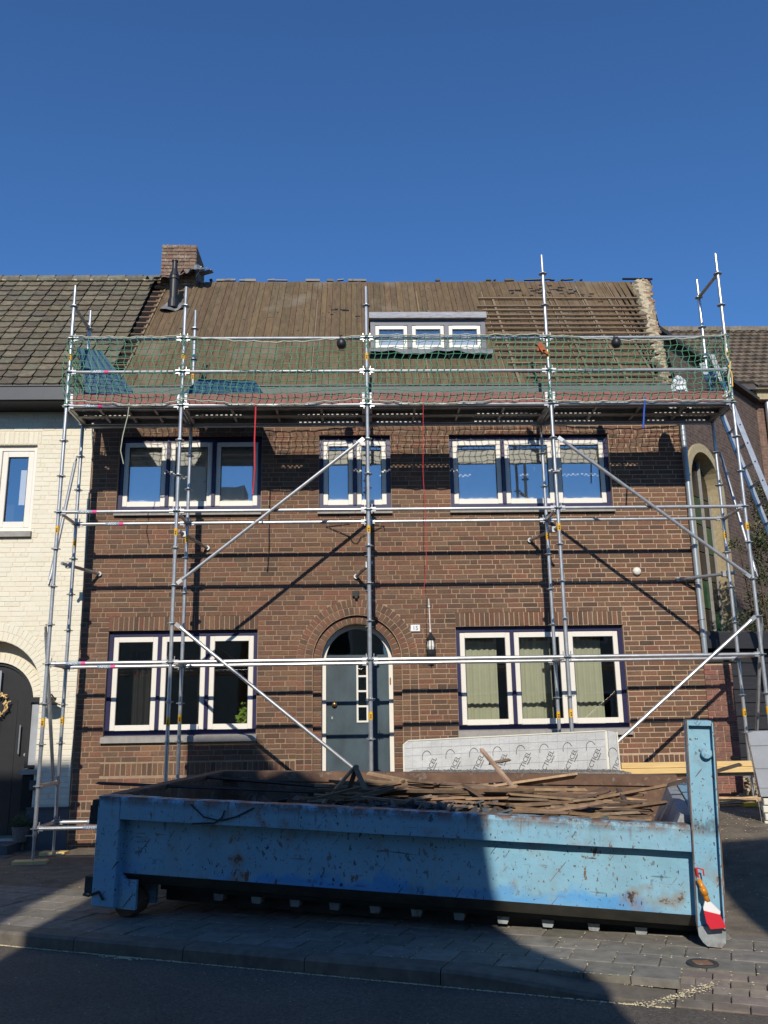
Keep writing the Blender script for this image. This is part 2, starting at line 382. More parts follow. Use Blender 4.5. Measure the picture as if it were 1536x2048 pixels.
# ================================================================== GROUND
K0 = Vector((-3.074,-4.968,0)); KU = Vector((.9237,-.3833,0)); KN = Vector((.3833,.9237,0))
def KP(s, t, z=0.): p = K0+KU*s+KN*t; return Vector((p.x, p.y, z))
KANG = math.atan2(KU.y, KU.x)
def sstep(a, b, x): t = min(1, max(0, (x-a)/(b-a))); return t*t*(3-2*t)
def gz(x, y):
    """height of the yard: level by the kerb, climbing to the right along the wall"""
    p = Vector((x, y, 0))-K0; t = p.dot(KN)
    if t < 1.2: return -.035
    h = -.005+.50*sstep(-1.5, 4.2, x)*sstep(1.6, 4.2, t)
    return h+.012*math.sin(x*5.1+y*2.3)*math.sin(y*4.3)*sstep(1.3,1.7,t)
b = MB(); b.box(-400,400,-400,400,-1.0,-.30); struct(b.build('ground', M_soil))
b = MB(); b.add([KP(-60,-12,-.10), KP(60,-12,-.10), KP(60,.0,-.10), KP(-60,.0,-.10)], [(0,1,2,3)]); struct(b.build('road', M_asphalt))
b = MB(); N1, N2 = 120, 70; vs = []; fs = []
for i in range(N1+1):
    for j in range(N2+1):
        x = -14+28*i/N1; y = -8.0+19*j/N2
        p = Vector((x, y, 0))-K0; t = p.dot(KN)
        if t < .16: q = p-KN*(t-.16)+K0; x, y = q.x, q.y
        sp = (Vector((x,y,0))-K0).dot(KU)
        z = gz(x, y)
        if sp > 4.6 and t < .8: z = -.107
        vs.append((x, y, z))
for i in range(N1):
    for j in range(N2):
        a = i*(N2+1)+j; fs.append((a, a+N2+1, a+N2+2, a+1))
b.add(vs, fs); struct(b.build('yard', M_soil, smooth=True))

# kerb: stones a metre long, the last one dropping to the ramp
kerb = struct(D.objects.new('kerb', None)); COL.objects.link(kerb); kerb.location = K0
for k in range(-9, 6):
    s0 = k*1.0-.25; s1 = s0+.992; b = MB()
    if s0 > 4.74: continue
    drop = s1 > 4.7
    if drop: s1 = 5.22
    n = 8 if drop else 1; vs = []; fs = []
    for i in range(n+1):
        q = i/n; s = s0+(s1-s0)*q; zt = -.07*sstep(0,1,q) if drop else 0
        for t, z in ((-.012,-.16),(-.006,zt*1.25-.02+.018*(zt < -.06)),(.016,zt*1.25),(.199,zt*.8),(.2,-.16)): vs.append(KP(s,t,z))
    for i in range(n):
        for j in range(4): fs.append((i*5+j,(i+1)*5+j,(i+1)*5+j+1,i*5+j+1))
    fs += [(0,1,2,3,4), tuple(n*5+j for j in (4,3,2,1,0))]
    b.add(vs, fs); b.build('kerb_stone', M_kerb, kerb)
# pavement tiles 30 x 30, and the ramp of small clinkers
pav = struct(D.objects.new('pavement', None)); COL.objects.link(pav); pav.location = K0
def top_mesh(name, pal, mat, n):
    out = []
    for i in range(n):
        b = MB().col(jit(random.choice(pal), .16)); c = .03
        b.add([(-.5,-.5,-1),(.5,-.5,-1),(.5,.5,-1),(-.5,.5,-1),(-.5,-.5,-.08),(.5,-.5,-.08),(.5,.5,-.08),(-.5,.5,-.08),(-.5+c,-.5+c,0),(.5-c,-.5+c,0),(.5-c,.5-c,0),(-.5+c,.5-c,0)],
              [(8,9,10,11),(4,5,9,8),(5,6,10,9),(6,7,11,10),(7,4,8,11),(0,1,5,4),(1,2,6,5),(2,3,7,6),(3,0,4,7)])
        out.append(b.mesh(name, mat))
    return out
tm = top_mesh('paving_tile', [(.20,.178,.148),(.18,.16,.134),(.22,.195,.16)], M_paver, 10)
def place(ms, name, s, t, ls, lt, z, parent, tilt=0.):
    o = D.objects.new(name, random.choice(ms)); COL.objects.link(o); o.parent = parent
    o.location = KP(s,t,z+random.uniform(-.003,.002))-wloc(parent); o.scale = (ls, lt, .05)
    o.rotation_euler = (tilt+random.uniform(-.006,.006), random.uniform(-.006,.006), KANG+random.uniform(-.006,.006))
for r in range(5):
    t = .205+.3*r+.15
    for k in range(-8, 34):
        s = k*.3+(.15 if r % 2 else 0)
        if s > 5.25 and t < .56: continue
        if s < -3.2: continue
        place(tm, 'paving_tile', s, t, .293, .293, 0, pav)
cm = top_mesh('clinker', [(.22,.185,.145),(.19,.16,.13),(.24,.20,.155),(.20,.155,.12)], M_paver, 12)
for r in range(5):
    t = .0+.1*r+.05
    for k in range(0, 24):
        s = 5.33+k*.212+(.106 if r % 2 else 0)
        place(cm, 'clinker', s, t, .205, .102, -.092+.165*(t/.55)*.55, pav, tilt=.16)
    if r % 2: place(cm, 'clinker', 5.281, t, .10, .102, -.092+.165*t, pav, tilt=.16)
# manhole lid in the pavement
t_ = thing('drain_cover', 'small round rusty drain cover in the grey paving by the kerb end', 'drain cover', (2.131,-6.443,0))
b = MB().lathe([(0,.006),(.07,.006),(.078,.010),(.10,.010),(.105,.004),(.105,-.03)], (2.131,-6.443,.004), 20); b.build('rim', M_under, t_)
b = MB()
for k in range(4): b.box(2.131-.055, 2.131+.055, -6.443-.05+k*.03, -6.443-.04+k*.03, .008, .016)
b.build('grate', M_rust, t_)
# dry catkin litter lying along joints, kerb foot and ramp
b = MB()
def fleck(p, sz):
    sz *= 1.35; a = random.uniform(0, 6.28); e = Vector((math.cos(a), math.sin(a), 0))*sz; q = Vector((-e.y, e.x, 0))*random.uniform(.3,.7)
    h = Vector((0,0,sz*.45)); sz *= 1.0; b.add([p-e, p+q, p+e, p-q, p+h], [(0,1,4),(1,2,4),(2,3,4),(3,0,4)])
for _ in range(2300): fleck(KP(random.uniform(-3.5,5.2), -.022-abs(random.gauss(0,.006)), -.0985), random.uniform(.003,.010))
for _ in range(70): fleck(KP(random.gauss(-.85,.1)+2.1, -.03-abs(random.gauss(0,.02)), -.098), random.uniform(.005,.014))
for _ in range(1500):
    r = random.choice((0,0,1,2,3)); s = random.uniform(-2,9); ww = .5+.5*math.sin(s*2.3+r*1.7)*math.sin(s*.9+r)
    if random.random() < ww*ww*(.35+.65*sstep(2,6,s)): fleck(KP(s, .205+.3*r+random.gauss(0,.004), .0 if not (s > 4.9 and r < 1) else -.05), random.uniform(.003,.008))
for _ in range(700):
    r = random.randint(0,4); s0_ = random.randint(-6,30)*.3+(.15 if r % 2 else 0)
    if random.random() < .2+.8*sstep(1,6,s0_): fleck(KP(s0_+.15+random.gauss(0,.004), .205+.3*r+random.uniform(0,.3), .0), random.uniform(.003,.007))
for _ in range(300):
    q = random.random()**.8; s = 4.98+.45*q; fleck(KP(s+random.gauss(0,.03), -.02+.34*q**1.6+random.gauss(0,.034), -.094+.06*q**1.6+random.uniform(0,.006)), random.uniform(.003,.009))
for _ in range(1100): fleck(KP(random.uniform(5.9,9.5), .575+random.gauss(0,.02), .0), random.uniform(.003,.009))
for _ in range(700):
    x, y = random.uniform(-5.5,-1.6), random.uniform(-3.9,-.6); fleck(Vector((x, y, gz(x,y))), random.uniform(.002,.007))
for _ in range(1600):
    x, y = random.uniform(2.2,5.4), random.uniform(-5.2,-.2); fleck(Vector((x, y, gz(x,y)+.004)), random.uniform(.002,.008))
for _ in range(350): fleck(KP(random.uniform(-3,9), random.uniform(.21,1.6), .0), random.uniform(.003,.007))
for _ in range(160): fleck(KP(random.uniform(-3,7), -random.expovariate(3), -.099), random.uniform(.002,.006))
o = b.build('litter', M_litter, fixn=False); tag(o, 'pale dry catkin litter strewn along kerb foot and paving joints', 'litter', kind='stuff')

# ================================================================== BROWN HOUSE
house = thing('brick_house', 'brown brick two-storey house with stripped roof behind the scaffold', 'house', (0,0,0))
WINS = [('u', -3.755,-1.60,4.75,5.91,3), ('u', -.73,.36,4.75,5.91,2), ('u', 1.26,3.728,4.75,5.91,3),
        ('l', -3.755,-1.61,1.48,2.95,3), ('l', 1.266,3.725,1.485,2.95,3)]
XL, XR, ZB, ZT = -4.15, 4.86, -.10, 6.34
DC, DR, DS = -.172, .517, 2.495                            # door centre, half width, springing height
CO, JO = .0722, .0105
rects = [(w_[1], w_[2], w_[3]-.10, w_[4]) for w_ in WINS]+[(DC-.64, DC+.64, .35, DS+.64)]
b = slab_with_holes(MB(), XL, XR, ZB, ZT, rects, .003, .30)
n = 24                                                     # spandrels round the arch
for i in range(n):
    pts = []
    for a in (math.pi*i/n, math.pi*(i+1)/n):
        c, s_ = math.cos(a), math.sin(a); k = .64/max(abs(c), abs(s_)+1e-9)
        pts.append(((DC+.64*c, DS+.64*s_), (DC+k*c, DS+k*s_)))
    b.prism([pts[0][0], pts[0][1], pts[1][1], pts[1][0]], 'y', .003, .30)
wall = b.build('wall', M_mortar, house, fixn=False)
b = MB()                                                   # recessed inner ring and jambs behind the bricks
for i in range(n):
    a0, a1 = math.pi*i/n, math.pi*(i+1)/n
    P = lambda r, a: (DC+r*math.cos(a), DS+r*math.sin(a))
    b.prism([P(DR,a0), P(.645,a0), P(.645,a1), P(DR,a1)], 'y', .058, .30)
for sx in (-1,1): b.box(*sorted((DC+sx*DR, DC+sx*.645)), .062, .30, .3, DS)
b.build('door_reveal', M_mortar, house, fixn=False)
BPAL = [(0.165,0.086,0.05),(0.149,0.083,0.049),(0.184,0.096,0.054),(0.126,0.072,0.044),(0.171,0.083,0.049),(0.102,0.061,0.04),(0.176,0.08,0.047),(0.156,0.088,0.054),(0.161,0.093,0.057)]
SOLD = [(-3.755,-1.61,2.95,3.155), (1.266,3.725,2.95,3.155)]
PL = 1.0                                                    # soldier course of the plinth
def hole(za, zb):
    zc = (za+zb)/2; h = []
    for w_ in WINS:
        if w_[3]-.11 < zc < w_[4]+.005: h.append((w_[1]-.005, w_[2]+.008))
    for s_ in SOLD:
        if s_[2] < zc < s_[3]: h.append((s_[0], s_[1]))
    if zc < DS: h.append((DC-.875, DC+.885))
    elif zc < DS+.875: q = math.sqrt(.875**2-(zc-DS)**2); h.append((DC-q, DC+q+.008))
    if PL-.06 < zc < PL+.10: h.append((-3.77, 9))
    if .50 < zc < .60: h.append((-9, -3.77))
    return h
items = masonry(XL+.01, XR, ZB, ZT, CO, .222, .111, JO, hole)
lay(wall, items, BPAL, MB_brick, .03, 0., 190, key=lambda q: (q[1]-q[0] < .18, abs((q[0]+q[1])/2+.0)*.55+abs((q[2]+q[3])/2-3.3)))
# soldier courses, jambs, arch rings
sold = []
for (xa, xb, za, zb) in SOLD:
    x = xa
    while x < xb-.03: sold.append((x, min(x+.061, xb), za+.004, zb-.006)); x += .0725
for xa, xb, za, zb in ((-3.77, DC-.88, PL-.06, PL+.10), (DC+.89, XR, PL-.06, PL+.10), (XL+.01, -3.78, .5, .6)):
    x = xa
    while x < xb-.03: sold.append((x, min(x+.062, xb), za, zb)); x += .0735
for r in range(int((DS-.38)/CO)):
    za = .38+r*CO+(DS-.38)%CO; zb = za+CO-JO
    for a, c in ((.650,.752),(.763,.870)):
        for sx in (-1,1): sold.append((*sorted((DC+sx*a, DC+sx*c)), za, zb))
lay(wall, sold, BPAL, MB_brick, .03, 0., 0)
jam = []
for r in range(int((DS-.38)/CO)):
    za = .38+r*CO+(DS-.38)%CO
    for sx in (-1,1): jam.append((*sorted((DC+sx*.519, DC+sx*.638)), za, za+CO-JO))
b = MB()
for q in jam: b.col(jit(random.choice(BPAL), .14)); b.cbox(q[0], q[1], .053, .085, q[2], q[3], .005)
o = b.build('jamb_bricks', MB_brick, wall, fixn=False); o['kind'] = 'stuff'
ams = brick_meshes('arch_brick', MB_brick, BPAL)
for r0, r1, y in ((.522,.636,.055),(.650,.752,0),(.763,.870,0)):
    nb = int(math.pi*(r0+r1)/2/.0745)
    for k in range(nb):
        a = math.pi*(k+.5)/nb; rm = (r0+r1)/2
        o = D.objects.new('arch_brick', random.choice(ams)); COL.objects.link(o); o.parent = wall
        o.location = (DC+rm*math.cos(a), y+.014-random.uniform(0,.005), DS+rm*math.sin(a))
        o.scale = (r1-r0, .03, math.pi*rm/nb-.011); o.rotation_euler = (0, -a, 0)
# interior rooms
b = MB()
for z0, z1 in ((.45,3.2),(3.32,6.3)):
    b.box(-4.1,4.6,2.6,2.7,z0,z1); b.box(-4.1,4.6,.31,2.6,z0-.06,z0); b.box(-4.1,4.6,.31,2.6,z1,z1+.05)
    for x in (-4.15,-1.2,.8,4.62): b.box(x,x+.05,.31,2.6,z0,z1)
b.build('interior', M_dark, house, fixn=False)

def window(x0, x1, z0, z1, n, low, parent=house, fy=.075, mf=M_navy, mc=M_cream, mg=None, sill=True, fr=.06, cw=.072, mul=.05, ms=M_sill):
    wn = D.objects.new('window', None); COL.objects.link(wn); wn.parent = parent; wn.location = Vector((x0, fy, z0))-wloc(parent)
    b = MB(); b.box(x0,x0+fr,fy,fy+.11,z0,z1); b.box(x1-fr,x1,fy,fy+.11,z0,z1)
    b.box(x0+fr,x1-fr,fy+.004,fy+.11,z1-fr-.02,z1); b.box(x0+fr,x1-fr,fy+.004,fy+.11,z0,z0+fr)
    iw = (x1-x0-2*fr-(n-1)*mul)/n
    for k in range(1, n): b.box(x0+fr+k*iw+(k-1)*mul, x0+fr+k*iw+k*mul, fy-.012, fy+.11, z0+fr, z1-fr-.02)
    b.build('frame', mf, wn, fixn=False)
    for k in range(n):
        a = x0+fr+k*(iw+mul)+.004; c = a+iw-.008; za, zb = z0+fr+.006, z1-fr-.026; y = fy+.012; g = cw
        b = MB(); b.cbox(a,a+g,y,y+.07,za,zb,.006); b.cbox(c-g,c,y,y+.07,za,zb,.006); b.box(a+g,c-g,y+.002,y+.07,zb-g,zb); b.box(a+g,c-g,y+.002,y+.07,za,za+g*1.05)
        b.build('casement', mc, wn, fixn=False)
        b = MB().add([(a+g-.01,y+.035,za+g-.01),(c-g+.01,y+.035,za+g-.01),(c-g+.01,y+.035,zb-g+.01),(a+g-.01,y+.035,zb-g+.01)], [(0,1,2,3)])
        o = b.build('pane', mg or (M_glass2 if low else M_glass), wn, fixn=False); o.rotation_euler = (0,0,0)
        b = MB(); gk = .009                                # glazing gasket
        b.box(a+g,a+g+gk,y+.012,y+.034,za+g,zb-g); b.box(c-g-gk,c-g,y+.012,y+.034,za+g,zb-g); b.box(a+g,c-g,y+.012,y+.034,zb-g-gk,zb-g)
        b.build('gasket', M_black, wn, fixn=False)
    if sill:
        b = MB(); h = n if n < 3 else 2
        for k in range(h):
            xa = x0-.018+(x1-x0+.036)*k/h; xb = x0-.018+(x1-x0+.036)*(k+1)/h-.003
            b.prism([(-.055,z0-.10),(.09,z0-.10),(.09,z0-.002),(-.055,z0-.022)], 'x', xa, xb)
        b.build('sill', ms, wn)
    return wn
for kd, x0, x1, z0, z1, nn in WINS: window(x0, x1, z0, z1, nn, kd == 'l')
# blinds behind the upper windows, curtains behind the lower right one
def cloth(name, x0, x1, z0, z1, y, mat, amp, per):
    b = MB(); n = max(2, int((x1-x0)/per*8)) if amp else 1; vs = []; fs = []
    for i in range(n+1):
        x = x0+(x1-x0)*i/n; yy = y+amp*math.sin(2*math.pi*(x-x0)/per)+amp*.4*math.sin(2*math.pi*(x-x0)/per*.37+1)
        vs += [(x,yy,z0),(x,yy,z1)]
    for i in range(n): fs.append((2*i,2*i+2,2*i+3,2*i+1))
    b.add(vs, fs); return b.build(name, mat, smooth=True, fixn=False)
for i, (x0, x1, t_) in enumerate(((-3.7,-1.65,'beige blind drawn behind the upper window above the potted plant'),(-.69,.32,'beige blind drawn behind the narrow window over the arched door'),(1.3,3.69,'beige blind drawn behind the upper window beside the zinc downpipe'))):
    tag(cloth('window_blind', x0, x1, 4.78, 5.88, .175, M_blind, .004, .16), t_, 'blind', 'blinds of the upper windows')
for i, (x0, x1, t_) in enumerate(((1.36,1.90,'pale green curtain behind the sash beside the wall lantern'),(2.14,2.70,'pale green curtain behind the middle sash of the lower wide window'),(2.92,3.46,'pale green curtain behind the lower sash closest to the downpipe'))):
    tag(cloth('curtain', x0, x1, 1.5, 2.93, .33, M_curtain, .010, .085), t_, 'curtain', 'curtains of the lower window')
tag(cloth('curtain', -3.55,-3.2, 1.5, 2.7, .7, M_dark, .03, .09), 'dim dark drape inside the sash closest to the white house', 'curtain')
# house plant behind the glass
pl = thing('house_plant', 'small green plant on the inner sill of the lower window beside the door', 'plant', (-1.86,.27,1.5))
b = MB().lathe([(.045,0),(.06,.09),(.065,.10),(.05,.10)], (-1.86,.27,1.5), 10); b.build('pot', M_under, pl)
b = MB()
for k in range(70):
    a = random.uniform(0,6.28); r = .10*math.sqrt(random.random()); z = 1.60+random.random()*.30
    p = Vector((-1.86+r*math.cos(a)*(1 if z < 1.78 else .5)+.03, .265+r*.35*math.sin(a), z)); e = Vector((random.uniform(-1,1),random.uniform(-.4,.2),random.uniform(-.2,.9))).normalized()*.035
    q = e.cross(Vector((0,1,.3))).normalized()*.017; b.col(jit((.20,.32,.04),.4)); b.add([p-e,p+q,p+e,p-q],[(0,1,2,3)])
b.build('leaves', M_leaf, pl, fixn=False)
b = MB()
for k in range(5): b.tube([(-1.86,.27,1.58),(-1.86+random.uniform(-.05,.07),.265,1.85)], .003, 4)
b.build('stem', M_bark, pl)

# door
door = D.objects.new('door', None); COL.objects.link(door); door.parent = house; door.location = (DC,.235,.38)
fy = .235; b = MB()
for sx in (-1,1): b.box(*sorted((DC+sx*.458, DC+sx*.517)), fy-.03, fy+.08, .38, DS)
for i in range(n):
    a0, a1 = math.pi*i/n, math.pi*(i+1)/n; P = lambda r, a: (DC+r*math.cos(a), DS+r*math.sin(a))
    b.prism([P(.458,a0),P(.517,a0),P(.517,a1),P(.458,a1)], 'y', fy-.03, fy+.08)
b.build('door_frame', M_cream, door)
SX0, SX1 = DC-.015, DC+.155                                # strip of four small panes
b = slab_with_holes(MB(), DC-.457, DC+.457, .38, DS+.02, [(SX0, SX1, 1.635, 2.50)], fy+.004, fy+.05)
b.build('leaf', M_door, door, fixn=False)
b = MB(); b.box(DC-.457, DC+.457, fy-.012, fy+.045, DS+.02, DS+.08); b.build('transom', M_door, door)
pts = [(DC+.458*math.cos(math.pi*i/24), DS+.458*math.sin(math.pi*i/24)) for i in range(25)]
b = MB().add([(x, fy+.03, max(z, DS+.08)) for x, z in pts], [tuple(range(25))]); b.build('fanlight', M_glass2, door, fixn=False)
b = MB(); b.box(SX0,SX0+.026,fy-.012,fy+.02,1.61,2.50); b.box(SX1-.026,SX1,fy-.012,fy+.02,1.61,2.50)
for z in (1.61,1.825,2.04,2.255,2.475): b.box(SX0+.026,SX1-.026,fy-.010,fy+.02,z,z+.026)
b.build('glazing_bars', M_cream, door, fixn=False)
for z in (1.635,1.85,2.065,2.28):
    b = MB().box(SX0+.026,SX1-.026,fy+.012,fy+.018,z+.001,z+.19); b.build('pane', M_glass2, door, fixn=False)
b = MB().lathe([(0,-.045),(.022,-.042),(.036,-.03),(.042,-.012),(.034,.006),(.016,.016),(.014,.05)], (0,0,0), 16)
b.v = [(DC-.335+x, fy-.01+z, 1.872+y) for x,y,z in b.v]; b.build('knob', M_brass, door, smooth=True)
b = MB().lathe([(0,-.012),(.012,-.012),(.014,0)], (0,0,0), 10); b.v = [(DC-.37+x, fy+z, 1.68+y*1.8) for x,y,z in b.v]; b.build('lock', M_galv, door)
b = MB().box(DC+.47,DC+.49,fy-.036,fy-.03,2.14,2.24); b.build('bell_plate', M_brass, door)

# roof ---------------------------------------------------------------
RA = rad(50); RC, RS = math.cos(RA), math.sin(RA)
def RF(u, v, w=0.): return Vector((u, -.3+v*RC-w*RS, 6.5+v*RS+w*RC))
def rv(y): return (y+.3)/RC
VR = rv(2.51)                                               # ridge
roof = D.objects.new('roof', None); COL.objects.link(roof); roof.parent = house; roof.location = (0,-.3,6.5)
def rbox(b, u0, u1, v0, v1, w0, w1, uu0=None, uu1=None):
    uu0 = u0 if uu0 is None else uu0; uu1 = u1 if uu1 is None else uu1
    vs = [RF(u0,v0,w0),RF(u1,v0,w0),RF(uu1,v1,w0),RF(uu0,v1,w0),RF(u0,v0,w1),RF(u1,v0,w1),RF(uu1,v1,w1),RF(uu0,v1,w1)]
    return b.add(vs, [(0,3,2,1),(4,5,6,7),(0,1,5,4),(1,2,6,5),(2,3,7,6),(3,0,4,7)])
def verge_in(v): return 4.53+(5.19-4.53)*v/4.4
def verge_out(v): return 4.69+(5.55-4.69)*v/4.4
b = MB(); rbox(b, -4.1, verge_out(0)-.05, -.02, VR, -.10, -.045, -4.1, verge_out(VR)-.05)
b.add([RF(-4.1,VR,-.05), RF(verge_out(VR)-.05,VR,-.05), (5.9,5.4,6.6), (-4.1,5.4,6.6)], [(0,1,2,3)]); b.build('underlay', M_batten, roof, fixn=False)
DPAL = [(0.138,0.09,0.044),(0.128,0.084,0.041),(0.147,0.097,0.048),(0.119,0.079,0.04),(0.135,0.092,0.047)]
u = -3.80
while u < 5.2:
    wd = random.choice((.085,.10,.11,.125,.15)); cuts = [0, VR]
    if random.random() < .35: cuts.insert(1, random.uniform(.8, 3.6))
    for v0, v1 in zip(cuts, cuts[1:]):
        b = MB().col(jit(random.choice(DPAL), .10)); lift = random.uniform(0,.007)
        e0, e1 = min(u+wd-.006, verge_in(v0)), min(u+wd-.006, verge_in(v1))
        if e1 <= u+.01: continue
        if e0 <= u: v0 = max(v0, (u+.02-4.53)/(5.19-4.53)*4.4); e0 = min(u+wd-.006, verge_in(v0))
        top = v1-(random.uniform(0,.05) if v1 == VR else .004)
        rbox(b, u, e0, v0, top, -.02+lift, lift, u, e1); b.build('roof_board', M_board, roof, fixn=False)
    u += wd
for uu in np.arange(-3.3, 5.0, .61):                        # thin counter-battens left on the boards
    if random.random() < .45:
        b = MB().col(jit((.24,.18,.11),.2)); v0 = random.uniform(.1,1.5); rbox(b, uu, uu+.018, v0, random.uniform(3.2,VR-.1), .008, .016); b.build('lath_strip', M_batten, roof, fixn=False)
rows = [1.916,1.684,1.569,1.43,1.32,1.186,1.067,.938,.82,.701,.544,.391,.231,.065,-.054,-.181]
for i, y in enumerate(rows):
    v = rv(y); ul = 2.05+random.uniform(-.06,.1) if i < 12 else 2.05+.16*(i-11)+random.uniform(-.1,.1); ur = verge_in(v)+random.uniform(.02,.12)
    cuts = [ul, ur] if random.random() < .4 else [ul, random.uniform(2.8,4.0), ur]
    for a, c in zip(cuts, cuts[1:]):
        b = MB().col(jit((.20,.135,.085),.25)); q = random.uniform(-.012,.012)
        rbox(b, a, c-.006, v-.018, v+.018, .028, .052, a, c-.006); b.build('batten', M_batten, roof, fixn=False)
for uu in (2.35,2.95,3.5,4.05,4.5):
    b = MB().col(jit((.19,.14,.09),.2)); rbox(b, uu, uu+.04, .1, rv(1.95), .008, .028); b.build('counter_batten', M_batten, roof, fixn=False)
for i in range(19):                                         # batten ends beside the neighbour's tiles
    v = .12+.228*i; a = -3.97+.004*i; b = MB().col(jit((.17,.105,.065),.25)); rbox(b, a, a+.20+random.uniform(-.02,.03), v-.02, v+.02, .015, .05); b.build('batten', M_batten, roof, fixn=False)
b = MB().col((.24,.17,.10)); rbox(b, -3.80, -3.772, .1, VR-.25, .005, .03, -3.72, -3.692); b.build('edge_strip', M_batten, roof, fixn=False)
# crumbling mortar along the verge
b = MB(); NV, NU = 70, 7; vs = []; fs = []
for i in range(NV+1):
    v = -.02+(VR+.02)*i/NV; a = verge_in(v)+.03+.05*math.sin(i*1.9)+random.uniform(-.06,.06); c = verge_out(v)-.03+random.uniform(-.02,.02)
    for j in range(NU+1):
        q = j/NU; wv = .035+.06*(1-abs(2*q-1)**3)*random.uniform(.2,.7) if 0 < j < NU else (-.05 if j == 0 else .03)
        vs.append(RF(a+(c-a)*q, v, wv))
    vs.append(RF(c+.004, v, -.22))
for i in range(NV):
    for j in range(NU+1): k = i*(NU+2)+j; fs.append((k,k+1,k+NU+3,k+NU+2))
b.add(vs, fs); b.build('verge', M_plaster, roof, smooth=False)
vb = brick_meshes('verge_brick', M_chim, [(.30,.20,.13),(.24,.14,.09),(.40,.33,.22),(.34,.26,.17)], 8)
for i in range(58):
    v = .05+4.25*i/58; o = D.objects.new('verge_brick', random.choice(vb)); COL.objects.link(o); o.parent = roof
    o.location = RF(verge_out(v)-.07+random.uniform(-.05,.02), v, .035+random.uniform(-.02,.02))-wloc(roof); o.scale = (random.uniform(.07,.15),.06,random.uniform(.04,.06)); o.rotation_euler = (RA-.6+random.uniform(-.3,.3), random.uniform(-.3,.3), random.uniform(-.3,.3))
b = MB(); b.bar(RF(5.0,VR-.02,.05), RF(5.58,VR-.03,.05), .03,.03); b.bar(RF(5.52,VR,.03), RF(5.47,VR-.3,.05), .04,.03); b.build('verge_lath', M_batten, roof)
b = MB()                                                    # scraps of bitumen and mortar left on the ridge
for k in range(26):
    u = random.choice((random.uniform(-3.0,-2.2), random.uniform(-1.2,.9), random.uniform(2.5,4.2), random.uniform(-2.5,5)))
    s_ = random.expovariate(14); b.bar(RF(u,VR+.0,.02), RF(u+s_*1.6+.02,VR+.01,.02+random.uniform(-.01,.015)), .05, random.uniform(.012,.05))
b.build('ridge_scraps', M_black, roof)
b = MB()                                                    # bitumen blots
for (u0, v0, n_) in ((3.2,3.85,26),(3.9,3.7,14),(.9,1.5,5),(-.4,2.9,6)):
    for k in range(n_):
        u = u0+random.gauss(0,.25); v = min(VR-.02, v0+random.gauss(0,.13)); rbox(b, u, u+random.uniform(.02,.13), v, v+random.uniform(.01,.05), .006, .013)
o = b.build('bitumen_scraps', M_black, roof, fixn=False); o['kind'] = 'stuff'

# gutter and soffit
b = MB(); b.prism([(-.44,6.36),(-.10,6.36),(-.10,6.34),(0.,6.34),(.0,6.46),(-.12,6.47),(-.12,6.40),(-.415,6.40),(-.415,6.545),(-.455,6.545),(-.455,6.525),(-.44,6.52)], 'x', -4.14, 4.70)
b.build('gutter', M_gutter, house)
b = MB(); b.box(-4.14,4.72,-.10,.006,6.30,6.338); b.build('soffit', M_gutter, house)
# gable side wall, set at the angle of the plot
b = MB(); q0, q1, q2 = (4.862,.01), (5.50,2.51), (6.1,5.3)
b.add([(*q0,-.1),(*q1,-.1),(*q2,-.1),(*q2,6.5),(*q1,9.75),(q0[0]-.05,-.25,6.5),(*q0,6.5)], [(0,1,4,6),(1,2,3,4),(6,4,5)])
b.build('gable_wall', M_mortar, house, fixn=False)
# downpipe at the corner
b = MB(); b.tube([(4.885,-.05,6.34),(4.885,-.05,2.46)], .040, 14)
for z in (5.55,4.55,3.55,2.75): b.tube([(4.885,-.05,z),(4.885,-.05,z+.06)], .046, 14)
b.build('downpipe', M_zinc, house, smooth=False)
b = MB()
for z in (5.2,4.1,3.0): b.tube([(4.885,-.05,z),(4.885,-.05,z+.025)], .050, 14); b.box(4.87,4.90,-.03,.02,z,z+.025)
b.build('pipe_bracket', M_galvd, house)

# dormer ---------------------------------------------------------------
DY = .43; dm = D.objects.new('dormer', None); COL.objects.link(dm); dm.parent = house; dm.location = (1.03,DY,7.4)
dx0, dx1 = .085, 1.972
window(dx0, dx1, 7.44, 8.03, 3, False, dm, DY, M_dgrey, M_cream, M_glass, False, .075, .06, .07)
b = MB(); b.box(dx0-.02,dx1+.02,DY-.07,DY+.02,8.032,8.135); b.build('fascia', M_dfas, dm)
b = MB(); yb = (8.15-6.5)/math.tan(RA)-.3
b.add([(dx0-.02,DY-.07,8.137),(dx1+.02,DY-.07,8.137),(dx1+.02,yb+.35,8.30),(dx0-.02,yb+.35,8.30)], [(0,1,2,3)]); b.build('dormer_roof', M_lead, dm)
b = MB()
for x in (dx0,dx1-.02): b.prism([(DY+.005,7.40),(DY+.005,8.03),(yb,8.03)], 'x', x, x+.02)
b.build('cheek', M_dgrey, dm)
b = MB().box(dx0+.05,dx1-.05,DY+.10,DY+.11,7.46,8.0); b.build('net_curtain', M_bag, dm)
b = MB(); N_ = 40; vs = []; fs = []                         # wavy lead apron
for i in range(N_+1):
    x = dx0-.03+(dx1-dx0+.12)*i/N_; s_ = .016*math.sin(i*.31)+.008*math.sin(i*.9+1)
    vs += [(x,DY+.01,7.475+s_*.3),(x,DY-.05,7.50+s_),(x,DY-.13-s_*.5,7.44+s_*1.2),(x,DY-.16-s_,7.385+s_*1.2)]
for i in range(N_):
    for j in range(3): k = i*4+j; fs.append((k,k+1,k+5,k+4))
b.add(vs, fs); b.build('lead_apron', M_lead, dm, smooth=True, fixn=False)
b = MB().box(dx0,dx1,DY-.03,DY+.03,7.25,7.44); b.build('dark_gap', M_black, dm)
b = MB()
for x in (.70,1.35,1.93): b.bar((x,DY-.10,7.40),(x,DY-.10,7.30),.03,.03)
